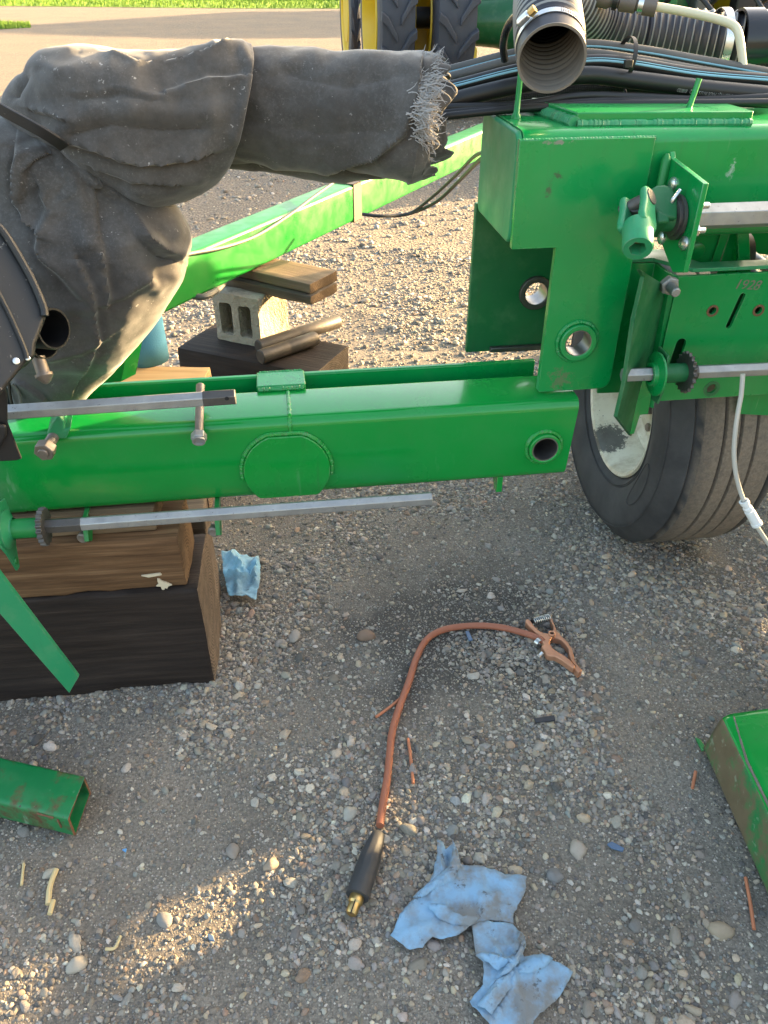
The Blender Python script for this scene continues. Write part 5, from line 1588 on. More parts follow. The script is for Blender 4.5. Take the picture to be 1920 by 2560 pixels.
hose('black braided sleeve looping below the bundle', [(1100, 262), (1180, 258), (1260, 250), (1360, 240), (1460, 222), (1600, 215), (1760, 236), (1930, 250)], 0.0125, M_braid, Y=1.84)
hose('second braided sleeve below the duct opening', [(1140, 248), (1200, 255), (1290, 250), (1380, 228), (1480, 208), (1600, 205), (1700, 215)], 0.012, M_braid, Y=1.87)
hose('upper thin black line across the frame top', [(1060, 275), (1140, 268), (1300, 262), (1450, 240), (1600, 243), (1760, 250), (1930, 243)], 0.008, M_rubber, Y=1.75)
hose('lower thin black line across the frame top', [(1050, 300), (1140, 288), (1300, 272), (1500, 260), (1700, 258), (1930, 256)], 0.0075, M_rubber, Y=1.725)
hose('middle thin black line across the frame top', [(1050, 290), (1140, 279), (1300, 268), (1500, 252), (1700, 254), (1930, 262)], 0.0065, M_rubber, Y=1.74)
# printing on the thick hose
M_print = plain('grey printing', (0.30, 0.30, 0.30), (0.38, 0.38, 0.38), 0.7)
def hose_text(txt, x0, x1, path, rad, ang, parent, size):
    cu = bpy.data.curves.new('print', 'FONT'); cu.body = txt; cu.size = size; cu.align_x = 'CENTER'; cu.align_y = 'CENTER'
    to = bpy.data.objects.new('print', cu); COL.objects.link(to)
    dg = bpy.context.evaluated_depsgraph_get()
    me = bpy.data.meshes.new_from_object(to.evaluated_get(dg))
    bpy.data.objects.remove(to); bpy.data.curves.remove(cu)
    xs = [v.co.x for v in me.vertices]
    w = max(xs) - min(xs)
    fr_ = frames(path)
    # arc length
    L = [0]
    for a, b in zip(path, path[1:]): L.append(L[-1] + (b - a).length)
    pxs = [PROJ(p)[0] for p in path]
    s0 = np.interp(x0, pxs, L); s1 = np.interp(x1, pxs, L)
    bm = NB(); bm.from_mesh(me); bpy.data.meshes.remove(me)
    for v in bm.verts:
        f = (v.co.x + w / 2) / w
        s = s1 + (s0 - s1) * f            # the print reads upside down from here
        i = min(max(int(np.searchsorted(L, s)) - 1, 0), len(path) - 2)
        k = (s - L[i]) / (L[i + 1] - L[i])
        p = path[i].lerp(path[i + 1], k)
        t, u, w_ = fr_[i]
        a = R(ang) + v.co.y / rad
        v.co = p + (u * math.cos(a) + w_ * math.sin(a)) * (rad + 0.0004)
    fin('print', bm, M_print, parent, smooth=0)
hose_text('FLAME RESISTANT USMSHA NO. 2G11/Q1 MADE IN U.S.A.  1Q   81802D', 1690, 1935, ppath, 0.0165, 112, prt, 0.010)
# cable tie round the bundle
bm = NB()
c0 = PY(1560, 155, 1.815)
axt = V((1, 0.05, -0.12)).normalized()
u = V((0, 0.25, 1)); u = (u - axt * u.dot(axt)).normalized(); w = axt.cross(u)
def ovalring(c, a, b, wd, th, n=40):
    rows = []
    for k in range(n):
        an = 2 * math.pi * k / n
        d = u * math.cos(an) * a + w * math.sin(an) * b
        nn = d.normalized()
        rows.append([bm.verts.new(c + d + nn * s * th + axt * q * wd) for s, q in ((0, -1), (1, -1), (1, 1), (0, 1))])
    for k in range(n):
        for j in range(4): bm.faces.new((rows[k][j], rows[k][(j + 1) % 4], rows[(k + 1) % n][(j + 1) % 4], rows[(k + 1) % n][j]))
ovalring(c0, 0.043, 0.058, 0.0042, 0.002)
zt_ = thing('cable_tie', 'black cable tie cinching the hose bundle right of the duct', 'cable tie', c0)
fin('band', bm, M_black, zt_)
bm = NB(); q = PY(1571, 158, 1.745); box(bm, Fr(q, 8), -0.008, 0.008, -0.004, 0.006, -0.008, 0.006); fin('lock_head', bm, M_black, zt_, bevel=0.001)
bm = NB(); tube(bm, catmull([PY(1562, 225, 1.80), PY(1566, 245, 1.78), PY(1555, 258, 1.78)], 5), 0.003, 8)
tag(fin('cable_tie', bm, M_black), 'small black cable tie around the braided sleeve', 'cable tie')

# ================================================================== corrugated air duct
dt = thing('air_duct', 'ribbed charcoal air duct bending toward the viewer with an open tan mouth', 'duct', PY(1400, 120, 1.8))
dp = catmull([PY(x, y, Y) for x, y, Y in ((1845, 108, 2.06), (1760, 104, 2.08), (1660, 98, 2.10), (1560, 84, 2.10), (1480, 52, 2.08), (1420, 0, 2.0), (1385, -38, 1.93), (1368, -38, 1.82), (1366, 5, 1.70), (1370, 60, 1.60), (1376, 118, 1.53), (1379, 148, 1.495))], 14)
# resample evenly
Ld = [0]
for a, b in zip(dp, dp[1:]): Ld.append(Ld[-1] + (b - a).length)
tot = Ld[-1]; pitch = 0.0175
npt = int(tot / pitch) * 6
pts, rad, mts = [], [], []
j = 0
for i in range(npt + 1):
    s = tot * i / npt
    while j < len(Ld) - 2 and Ld[j + 1] < s: j += 1
    pts.append(dp[j].lerp(dp[j + 1], (s - Ld[j]) / (Ld[j + 1] - Ld[j])))
    ph_ = i % 6
    cuff = (tot - s) < 0.055
    rb = 0.0575 + (0.004 if s < 0.22 else 0)
    rad.append(rb if cuff else rb + (0.0035 if ph_ == 0 else (0.0012 if ph_ in (1, 5) else -0.0012)))
    mts.append(1 if (ph_ == 0 and not cuff) else 0)
bm = NB(); tube(bm, pts, rad, 44, caps=False, mats=mts)
fin('duct_wall', bm, [M_duct, M_ductw], dt, smooth=50)
bm = NB()      # tan lining seen through the mouth
k0 = npt - 60
tube(bm, pts[k0:], [r - 0.0035 + (0.0012 if i % 6 == 0 else 0) for i, r in enumerate(rad[k0:])], 44, caps=False)
fin('duct_lining', bm, M_tan_duct, dt, smooth=60)
bm = NB()
axm = (pts[-1] - pts[-3]).normalized()
lathe(bm, pts[-1], axm, [(0.0535, -0.001), (0.0578, -0.001), (0.0578, 0.001), (0.0535, 0.001)], 44, closed=True)
fin('mouth_edge', bm, M_tan_duct, dt)
# hose clamp round the mouth
ci = npt - 14
c = pts[ci]; axm = (pts[ci + 1] - pts[ci - 1]).normalized()
hc = thing('hose_clamp', 'bright worm drive hose clamp around the duct mouth', 'hose clamp', c)
bm = NB(); lathe(bm, c, axm, [(0.0585, -0.0065), (0.0597, -0.0065), (0.0597, 0.0065), (0.0585, 0.0065)], 48, closed=True); fin('band', bm, M_galv2, hc)
bm = NB()
uu = V((0, 0, 1)); uu = (uu - axm * uu.dot(axm)).normalized(); ww = axm.cross(uu)
for k in range(22):
    a = R(8 + 3.2 * k) * (1 if (ww.x > 0) else -1)
    d = uu * math.cos(a) + ww * math.sin(a); tn = axm.cross(d)
    box(bm, Fr(c + d * 0.0598, ex=tn, ey=axm, ez=d), -0.0006, 0.0006, -0.0045, 0.0045, -0.0002, 0.0006)
fin('worm_slots', bm, M_iron, hc)
a = R(48) * (-1 if ww.x > 0 else 1); d = uu * math.cos(a) + ww * math.sin(a); tn = axm.cross(d)
if tn.x < 0: tn = -tn
q = c + d * 0.066
bm = NB(); box(bm, Fr(c + d * 0.062, ex=tn, ey=axm, ez=d), -0.014, 0.010, -0.008, 0.008, 0, 0.011); fin('screw_housing', bm, M_galv2, hc, bevel=0.003)
bm = NB(); prism(bm, hexpts(q + tn * 0.010, axm, d, 0.0075), tn * 0.012); fin('screw_head', bm, M_brass, hc, bevel=0.001)
# black pipe with band on the right
pa0, pa1 = PY(1800, 106, 2.02), PY(1990, 104, 2.02)
axp = (pa1 - pa0).normalized()
bp = thing('black_pipe', 'glossy black pipe joined to the right end of the air duct', 'pipe', PY(1880, 160, 2.02))
bm = NB(); lathe(bm, PY(1838, 106, 2.02), axp, [(0.060, 0), (0.066, 0.0), (0.066, 0.045), (0.062, 0.046), (0.062, 0.4)], 44); fin('pipe_wall', bm, M_pipe, bp)
bm = NB(); lathe(bm, PY(1795, 106, 2.02), axp, [(0.0650, -0.008), (0.0665, -0.008), (0.0665, 0.010), (0.0650, 0.010)], 44, closed=True); fin('clamp_band', bm, M_galv2, bp)
# cream tube bent over the pipe
ct = thing('cream_tube', 'cream plastic tube bending down over the black pipe', 'tube', PY(1855, 160, 1.9))
bm = NB(); tube(bm, catmull([PY(x, y, Y) for x, y, Y in ((1635, 16, 1.95), (1700, 27, 1.94), (1770, 42, 1.92), (1815, 55, 1.90), (1838, 68, 1.89), (1847, 88, 1.88), (1853, 125, 1.87), (1858, 165, 1.86))], 8), 0.0085, 14); fin('bent_tube', bm, M_cream_tube, ct)
fb = thing('brown_fitting', 'grimy brown pipe fitting with clamps at the top edge', 'fitting', PY(1570, 20, 1.97))
a0, a1 = PY(1480, -6, 1.99), PY(1642, 17, 1.95); axf = (a1 - a0).normalized(); Lf = (a1 - a0).length
bm = NB(); lathe(bm, a0, axf, [(0, 0), (0.015, 0), (0.017, Lf * .25), (0.013, Lf * .3), (0.013, Lf * .42), (0.018, Lf * .44), (0.018, Lf * .68), (0.013, Lf * .70), (0.014, Lf * .78), (0.019, Lf * .8), (0.019, Lf), (0, Lf)], 20); fin('fitting_body', bm, M_brownhose, fb)
bm = NB(); lathe(bm, a0 + axf * Lf * .72, axf, [(0.0145, 0), (0.0185, 0), (0.0185, 0.012), (0.0145, 0.012)], 24, closed=True); fin('clamp', bm, M_galv2, fb)
bm = NB(); lathe(bm, a0 + axf * Lf * .33, axf, [(0.0145, 0), (0.0175, 0), (0.0175, 0.010), (0.0145, 0.010)], 24, closed=True); fin('clamp', bm, M_blackm, fb)
# black cable arching over the duct
bm = NB(); tube(bm, catmull([PY(x, y, Y) for x, y, Y in ((1262, 150, 1.78), (1258, 115, 1.76), (1266, 75, 1.74), (1285, 45, 1.70), (1320, 18, 1.62), (1360, -5, 1.57), (1420, -30, 1.56))], 8), 0.0075, 12)
tag(fin('black_cable', bm, M_pipe), 'thick black cable arching over the left side of the duct', 'cable')
# white pipe lying on the frame behind the hoses
bm = NB(); tube(bm, [PY(1595, 272, 1.90), PY(1990, 283, 1.86)], 0.016, 18)
tag(fin('white_pipe', bm, M_white), 'white plastic pipe lying across the frame behind the hoses', 'pipe')

# ================================================================== tractor behind
TY = 10.6
def tz(y, Y): return PY(960, y, Y).z
tc_ = thing('tractor', 'green and yellow tractor with dual rear wheels standing behind the hoses', 'tractor', (1.2, TY, 0))
M_trub = plain('tractor tyre rubber', (0.030, 0.033, 0.045), (0.055, 0.058, 0.072), 0.65, 6, 0.2, 60, 0.01)
lugmesh = None
TAX = V((math.cos(R(8)), math.sin(R(8)), 0))
def tractor_wheel(x0, x1, Y, rad, base=None):
    """x0, x1: pixel columns of the tread at axle height; base gives (centre, width) for wheels out of sight"""
    global lugmesh
    zax = rad - 0.03
    if base: c, w = base
    else:
        X0 = PY(x0, 60, Y - rad * .75).x; X1 = PY(x1, 60, Y - rad * .75).x
        w = X1 - X0; c = V(((X0 + X1) / 2 - 0.05, Y, zax))
    tx = TAX; ty_ = V((-TAX.y, TAX.x, 0))
    bm = NB()
    h = w / 2
    rimr = rad * 0.62
    prof = [(rimr, -h * .80), (rimr + 0.05, -h * .98), (rad * .80, -h * 1.02), (rad * .90, -h * .99), (rad - 0.05, -h * .9), (rad - 0.035, -h * .5), (rad - 0.03, 0), (rad - 0.035, h * .5), (rad - 0.05, h * .9), (rad * .90, h * .97), (rad * .82, h), (rimr + 0.10, h * .92), (rimr, h * .62)]
    lathe(bm, c, tx, prof, 72)
    wl = fin('wheel', bm, M_trub, tc_, smooth=45)
    bm = NB()
    lathe(bm, c, tx, [(rimr + 0.035, -h * .98), (rimr + 0.03, -h * 1.05), (rimr, -h * 1.05), (rimr - 0.025, -h * .8), (rimr - 0.04, -h * .2), (rimr - 0.08, 0.0), (0.42, 0.02), (0.36, -0.06), (0.0, -0.06)], 56)
    lathe(bm, c, tx, [(rimr - 0.08, 0.01), (rimr - 0.03, h * .3), (rimr - 0.02, h * .55), (rimr + 0.02, h * .6), (rimr + 0.012, h * .66)], 56)
    fin('rim', bm, M_yellow, wl)
    for k in range(24):
        s = 1 if k % 2 else -1
        a = R(-9 * k + 46)
        if lugmesh is None or abs(lugmesh[1] - w) > 0.02:
            bmm = NB(); W2 = w
            lp = [(0.015, -0.045), (0.02, 0.035), (W2 * .30, 0.20), (W2 * .48, 0.25), (W2 * .5, 0.16), (W2 * .34, 0.115)]
            prism(bmm, [V((a_, b_, -0.05)) for a_, b_ in lp], V((0, 0, 0.095)))
            bmesh.ops.recalc_face_normals(bmm, faces=bmm.faces)
            me = bpy.data.meshes.new('tread_lug'); bmm.to_mesh(me); bmm.free(); me.materials.append(M_trub)
            lugmesh = (me, w)
        o = bpy.data.objects.new('tread_lug', lugmesh[0]); COL.objects.link(o); o.parent = wl
        out = ty_ * -math.cos(a) + V((0, 0, math.sin(a))); tn = ty_ * math.sin(a) + V((0, 0, math.cos(a)))
        m = Matrix((tx * s, tn, out)).transposed().to_4x4()
        m.translation = c + out * (rad - 0.035) - root(tc_).location
        o.matrix_local = m
        md = o.modifiers.new('bevel', 'BEVEL'); md.width = 0.012; md.segments = 2
    return c, w, wl
c2, w2, _ = tractor_wheel(932, 1022, TY, 1.02)
c3, w3, _ = tractor_wheel(1070, 1174, TY, 1.02)
c1, w1, _ = tractor_wheel(866, 890, TY + 3.2, 0.92)
for dx in (2.55, 3.55): tractor_wheel(0, 0, TY, 1.02, (c3 + TAX * dx, w3))
bm = NB(); lathe(bm, c2, TAX, [(0.11, 0), (0.11, (c3 - c2).length)], 24); fin('axle', bm, M_blackm, tc_)
bm = NB(); lathe(bm, c3 - TAX * 0.42, TAX, [(0.11, 0), (0.34, 0.02), (0.34, 0.08), (0.11, 0.10)], 30); fin('hub_flange', bm, M_yellow, tc_)
bm = NB()
x1 = PY(1172, 60, TY - .6).x
for (z0, z1, y0) in ((0.2, 0.75, 0.42), (0.78, 1.05, 0.36), (1.08, 1.6, 0.30)):
    box(bm, Fr((x1 - 0.02, TY - .5, 0)), 0, 0.13 - (0.04 if z0 > .7 else 0), -y0 + .3, 0.2, z0, z1)
fin('wheel_weight', bm, M_yellow, tc_, bevel=0.03, seg=3)
bm = NB(); lathe(bm, V((x1 + 0.1, TY - 0.1, 0.95)), (1, 0, 0), [(0.23, 0), (0.25, 0.25), (0.30, 0.5), (0.44, 0.8), (0.46, 1.1), (0.46, 1.6)], 36); fin('axle_housing', bm, M_green_tr, tc_)
bm = NB(); box(bm, Fr((x1 + 1.15, TY - 0.4, 0)), 0, 1.3, -0.25, 1.2, 0.35, 1.9); fin('transmission_case', bm, M_green_tr, tc_, bevel=0.05)
bm = NB()
for k in range(7): box(bm, Fr((x1 + 0.16 + 0.16 * k, TY + 0.5, 0)), 0, 0.10, 0, 0.1, 1.0, 2.2)
fin('cab_panel', bm, M_blackm, tc_, bevel=0.02)
bm = NB(); box(bm, Fr((x1 + 0.1, TY + 0.75, 0)), 0, 3.4, 0, 1.6, 0.85, 2.6); fin('cab_body', bm, M_void, tc_)
for x, m, ww_ in ((1.75, M_green_tr, .12), (2.2, M_galv, .06), (2.5, M_blackm, .25), (3.0, M_green_tr, .10), (3.3, M_hosegrey, .14), (3.75, M_blackm, .3), (4.3, M_hosegrey, .08)):
    bm = NB(); box(bm, Fr((x, TY - 0.9 + 0.1 * (x % 1), 0), 4), 0, ww_, 0, 0.2, 0.5, 2.2); fin('hitch_part', bm, m, tc_, bevel=0.02)
for k in range(5):
    bm = NB(); xx = 1.9 + k * 0.5
    tube(bm, catmull([V((xx, TY - 1.0, 1.15)), V((xx + .1, TY - 1.4, 1.30 + .05 * (k % 2))), V((xx + .3, TY - 1.7, 1.12)), V((xx + .35, TY - 2.0, 0.9))], 6), 0.022, 10); fin('remote_hose', bm, M_rubber, tc_)
for (x0, x1, y0, y1, z0, z1) in ((1.9, 2.5, 7.3, 7.9, 0.30, 0.95), (2.6, 3.5, 7.9, 8.9, 0.35, 1.10)):  # boxes added to cast shade on the ground behind the tongue
    bm = NB(); box(bm, Fr((0, 0, 0)), x0, x1, y0, y1, z0, z1); fin('hitch_shade_box', bm, M_green_tr, tc_, bevel=0.04)
# ================================================================== things on the ground
# ---- welding ground lead
def gp(x, y, h=0.0):
    p = PZ(x, y, h); p.z = gh(p.x, p.y) + h; return p
gl = thing('welding_ground_lead', 'orange welding lead with copper spring clamp and black connector lying on the gravel', 'welding lead', gp(1010, 1800))
cpx = [(950, 2075), (958, 2010), (968, 1950), (974, 1890), (981, 1830), (1000, 1765), (1022, 1705), (1040, 1650), (1064, 1606), (1100, 1580), (1150, 1567), (1205, 1564), (1255, 1572), (1300, 1588), (1340, 1606), (1358, 1618)]
path = [gp(x, y, 0.012) for x, y in cpx]
path[-1].z += 0.012; path[-2].z += 0.012; path[-3].z += 0.006; path[0].z += 0.012
path = catmull(path, 8)
bm = NB(); tube(bm, path, [0.0088 + 0.0004 * noise.noise(p * 30) for p in path], 14); fin('cable', bm, M_lead, gl)
h0, h1 = gp(946, 2088, 0.024), gp(893, 2240, 0.028)
axh = (h1 - h0).normalized(); Lh = (h1 - h0).length
bm = NB()
prof = [(0.0095, -0.004), (0.014, 0.0), (0.0165, Lh * .1)]
for k in range(9):
    prof.append((0.0165 + 0.0062 * min(1, (0.15 + k / 5)) + (0.0006 if k % 2 else 0), Lh * (.12 + .09 * k)))
prof += [(0.0235, Lh * .96), (0.0230, Lh), (0.0, Lh)]
rg = lathe(bm, h0, axh, prof, 30)
for ri, ring in enumerate(rg):
    if 3 <= ri <= 10:
        for k, v in enumerate(ring):
            if k % 3 == 0:
                c = h0 + axh * prof[ri][1]; v.co = c + (v.co - c) * 0.95
M_grip = plain('black rubber grip', (0.024, 0.025, 0.027), (0.05, 0.05, 0.052), 0.6, 30, 0.3, 90, 0.002)
gr = fin('connector_grip', bm, M_grip, gl, smooth=40)
bm = NB(); lathe(bm, h1 - axh * 0.004, axh, [(0.0, 0), (0.0135, 0.0), (0.0145, 0.010), (0.0145, 0.016), (0.0115, 0.020), (0.0115, 0.036), (0.009, 0.040), (0, 0.040)], 24); pl_ = fin('brass_plug', bm, M_brass, gr)
bm = NB(); box(bm, Fr(h1 + axh * 0.022 + V((0, -0.003, 0.0125)), ex=axh, ez=(0, -0.2, 1), ey=V((0, -.2, 1)).cross(axh)), -0.012, 0.015, -0.001, 0.001, -0.002, 0.0013); fin('slot', bm, M_void, pl_)
# clamp
Z0 = 0.022
cpt = lambda a, b, z: (lambda p: V((p.x, p.y, gh(p.x, p.y) * 0.3 + z)))(PZ(1300 + a * 0.1085, 1520 + b * 0.1085, z))
def jaw(pts, z0, z1, name):
    bm = NB(); top = [cpt(a, b, z1) for a, b in pts]
    prism(bm, top, V((0, 0, z0 - z1))); return fin(name, bm, M_copper, gl, bevel=0.003, seg=3)
j1 = jaw([(150, 255), (205, 262), (250, 310), (340, 430), (440, 530), (540, 580), (640, 588), (690, 600), (740, 690), (690, 760), (682, 830), (750, 925), (860, 1008), (1010, 1090), (1150, 1200), (1282, 1345), (1235, 1402), (1080, 1290), (950, 1195), (800, 1115), (680, 1110), (610, 1080), (560, 985), (485, 890), (545, 855), (500, 740), (460, 655), (350, 560), (215, 430), (135, 340), (128, 290)], 0.016, 0.036, 'jaw')
j2 = jaw([(650, 165), (690, 185), (760, 300), (800, 420), (865, 560), (960, 655), (1090, 785), (1185, 930), (1235, 1080), (1250, 1195), (1310, 1300), (1432, 1440), (1350, 1500), (1250, 1405), (1290, 1345), (1180, 1215), (1130, 1070), (1120, 950), (1050, 850), (950, 745), (850, 702), (740, 695), (680, 640), (690, 590), (765, 520), (772, 430), (725, 330), (690, 260)], 0.006, 0.028, 'jaw')
bm = NB(); c = cpt(728, 630, 0.034); pipe(bm, c - V((0, 0, 0.01)), c + V((0, 0, 0.007)), 0.0095, 0.0052, 24); pv = fin('pivot', bm, M_copper, gl, bevel=0.001)
bm = NB(); lathe(bm, c + V((0, 0, 0.001)), (0, 0, 1), [(0.0052, 0), (0, 0.0002)], 16); fin('pivot_hole', bm, M_void, pv)
a, b = cpt(300, 325, 0.028), cpt(672, 235, 0.022)
axs_ = (b - a).normalized(); u = V((0, 0, 1)); u = (u - axs_ * u.dot(axs_)).normalized(); w = axs_.cross(u)
pts = [a.lerp(b, i / 150) + (u * math.cos(i / 150 * 2 * math.pi * 8.5) + w * math.sin(i / 150 * 2 * math.pi * 8.5)) * 0.0098 for i in range(151)]
bm = NB(); tube(bm, pts, 0.0015, 7); fin('spring', bm, M_galv2, gl, smooth=60)
bm = NB(); tube(bm, [a - axs_ * .004, b + axs_ * .004], 0.006, 12); fin('spring_core', bm, M_blackm, gl)
c = cpt(420, 810, 0.026); axc2 = (path[-1] - path[-6]).normalized()
bm = NB(); lathe(bm, c, axc2, [(0.0095, -0.006), (0.0125, -0.006), (0.0125, 0.006), (0.0095, 0.006)], 24, closed=True); fin('cable_band', bm, M_galv2, gl)
c = cpt(520, 1040, 0.030)
bm = NB(); prism(bm, hexpts(c + V((-0.008, -0.006, -0.008)), V((0.7, -0.7, 0)), V((0, 0, 1)), 0.0078), V((-0.006, -0.007, 0.002))); tube(bm, [c, c + V((-0.012, -0.010, -0.008))], 0.005, 10); fin('clamp_bolt', bm, M_galv2, gl, bevel=0.001)

# ---- rod stubs
def stub(label, pp, r, mat=M_stick, name='welding_rod', cat='rod', group='rod stubs on the gravel'):
    bm = NB(); tube(bm, catmull([gp(x, y, r + 0.004) for x, y in pp], 4), r, 8)
    return tag(fin(name, bm, mat), label, cat, group)
stub('short bent orange rod stub poking out beside the left of the cable', [(940, 1793), (975, 1768), (1003, 1745)], 0.0036)
stub('thin orange rod stub lying right of the cable', [(1020, 1848), (1026, 1890), (1033, 1962)], 0.0036)
stub('tiny orange rod stub next to the green box offcut', [(1741, 1924), (1733, 1965)], 0.0036)
stub('long orange rod stub at the lower right edge', [(1865, 2192), (1876, 2260), (1884, 2325)], 0.0036)
# ---- straw, splinters and scrap
for lab, pp, r in (('pale wood splinter standing in the sunlit lower left gravel', [(140, 2172), (125, 2215), (120, 2260)], 0.0055), ('short straw stub just below the pale splinter', [(133, 2250), (124, 2285)], 0.005), ('thin upright straw at the lower left', [(60, 2160), (55, 2215)], 0.0028), ('curled straw bit in the shaded lower left', [(300, 2335), (285, 2365), (262, 2368)], 0.003)):
    stub(lab, pp, r, M_straw, 'straw', 'straw', 'straw bits')
def scrap(label, px, mat, h=0.012, cat='scrap', name='scrap'):
    bm = NB(); prism(bm, [gp(x, y, h) for x, y in px], V((0, 0, -0.005)))
    return tag(fin(name, bm, mat, bevel=0.001), label, cat, 'small scraps in the gravel')
scrap('bluish scrap strip lower right, near the pale stone', [(1518, 2108), (1530, 2102), (1562, 2118), (1558, 2126), (1530, 2118)], M_bluebit)
scrap('green paint flake by the corner of the green box offcut', [(1740, 1838), (1752, 1842), (1770, 1866), (1758, 1871)], M_green_old)
scrap('flat dark slate chip right of the cable loop', [(1335, 1798), (1385, 1790), (1388, 1802), (1340, 1808)], M_slag)
scrap('dark scrap flake below the cable loop', [(1180, 1845), (1195, 1842), (1190, 1850)], M_slag)
scrap('narrow blue grey strip under the cable loop', [(1163, 1579), (1172, 1578), (1182, 1602), (1172, 1604)], M_bluebit)
scrap('dark plastic shred left of the cable', [(1018, 1660), (1035, 1648), (1042, 1655), (1025, 1668)], M_slag)
scrap('tiny bright blue chip in the lower left gravel', [(303, 2118), (315, 2115), (312, 2124)], plain('bright blue chip', (0.10, 0.30, 0.60), (0.12, 0.34, 0.66)))
scrap('blue grey flake near the bottom left of the rags', [(516, 2325), (530, 2330), (535, 2345), (520, 2342)], M_bluebit)
# ---- single larger stones
def stone(label, x, y, r, col, seed, asp=(1.1, .85, .7)):
    p = gp(x, y, 0)
    bm = NB(); bmesh.ops.create_icosphere(bm, subdivisions=3, radius=1)
    for v in bm.verts:
        q = v.co.copy()
        v.co = v.co * (1 + 0.32 * noise.noise(q * 0.9 + V((seed * 5.1, 0, 0))) + 0.05 * noise.noise(q * 3 + V((0, seed, 0))))
        v.co = V((v.co.x * asp[0], v.co.y * asp[1], v.co.z * asp[2])) * r
    bmesh.ops.rotate(bm, verts=bm.verts, cent=(0, 0, 0), matrix=Matrix.Rotation(seed * 1.3, 3, 'Z'))
    bmesh.ops.translate(bm, verts=bm.verts, vec=p + V((0, 0, r * asp[2] * 0.22)))
    m = plain('stone ' + label[:12], tuple(c * .55 for c in col), tuple(c * .85 for c in col), 0.85, 60, 0.4, 160, 0.002)
    return tag(fin('stone', bm, m, smooth=60), label, 'stone', 'larger single stones')
stone('pale speckled stone lying alone right of the rags', 1445, 2125, 0.019, (0.50, 0.42, 0.34), 1)
stone('tan stone at the lower right near the orange rod', 1800, 2330, 0.020, (0.42, 0.33, 0.23), 2)
stone('orange tan stone left of the connector plug', 677, 2160, 0.014, (0.42, 0.33, 0.24), 3)
stone('rounded grey stone left of the connector grip', 580, 2125, 0.015, (0.33, 0.29, 0.25), 4)
stone('brownish oval stone above the cable loop', 915, 1592, 0.021, (0.30, 0.20, 0.14), 5)
stone('pale grey stone above and left of the cable loop', 736, 1597, 0.019, (0.42, 0.38, 0.33), 6)
stone('dark grey stone among gravel at right', 1385, 2190, 0.017, (0.25, 0.24, 0.23), 7)
stone('flat pale pebble beside the connector grip', 876, 2035, 0.017, (0.48, 0.45, 0.38), 8)
stone('grey triangular stone in the bottom left gravel', 410, 2295, 0.016, (0.33, 0.31, 0.28), 9)
stone('cream oval stone at the bottom left corner', 192, 2410, 0.017, (0.48, 0.43, 0.35), 10)

# ---- rags
def rag(label, poly, folds, mat, h0=0.016, amp=0.008, step=0.007, parent=None, name='rag', solid=0.0009):
    P2 = [V(PZ(x, y, 0.012).xy) for x, y in poly]
    # densify the outline
    out = []
    for a, b in zip(P2, P2[1:] + P2[:1]):
        n = max(1, int((b - a).length / step))
        out += [a.lerp(b, k / n) + V((rnd.uniform(-1, 1), rnd.uniform(-1, 1))) * 0.0012 for k in range(n)]
    nb = len(out)
    xs = [p.x for p in out]; ys = [p.y for p in out]
    pts = list(out)
    y = min(ys)
    poly_t = [(p.x, p.y) for p in out]
    while y < max(ys):
        x = min(xs)
        while x < max(xs):
            q = (x + rnd.uniform(-.3, .3) * step, y + rnd.uniform(-.3, .3) * step)
            if inpoly(q, poly_t) and min((V(q) - p).length_squared for p in out) > (0.5 * step) ** 2: pts.append(V(q))
            x += step
        y += step * 0.87
    vs, es, fs, *_ = delaunay_2d_cdt(pts, [(i, (i + 1) % nb) for i in range(nb)], [], 1, 1e-5)
    bm = NB(); bv = []
    for v in vs:
        g = gh(v.x, v.y)
        px = PROJ(V((v.x, v.y, 0.012)))
        h = h0 + amp * (noise.noise(V((v.x * 14, v.y * 14, 1))) + 0.7 * (0.35 - abs(noise.noise(V((v.x * 26, v.y * 26, 4))))) * 1.6 + 0.45 * (0.3 - abs(noise.noise(V((v.x * 60, v.y * 60, 7))))))
        for pl, am, wd in folds:
            dd = distpl(px, pl) / wd
            if dd < 3: h += am * math.exp(-1.5 * abs(dd))
        bv.append(bm.verts.new((v.x, v.y, g + max(h, 0.006))))
    for f in fs:
        try: bm.faces.new([bv[i] for i in f])
        except ValueError: pass
    if parent is not None: return fin(name, bm, mat, parent, smooth=75, solid=solid)
    return tag(fin('rag', bm, mat, smooth=75, solid=solid), label, 'rag', 'blue shop rags')
r1 = rag('torn blue shop towel lying flat, upper of the two in the foreground', RAGS_PX[0],
    [([(1095, 2120), (1105, 2180), (1060, 2230), (1010, 2290)], 0.014, 9), ([(1135, 2130), (1125, 2200), (1080, 2240)], 0.016, 9), ([(1118, 2140), (1115, 2190)], -0.010, 8), ([(1075, 2265), (1110, 2262), (1130, 2290), (1170, 2305)], 0.010, 9),
     ([(1160, 2175), (1180, 2250), (1200, 2300)], -0.006, 14), ([(1020, 2330), (1080, 2310), (1150, 2330)], 0.008, 14), ([(1230, 2190), (1290, 2215)], 0.005, 14), ([(1200, 2250), (1260, 2240)], 0.006, 12)], M_rag)
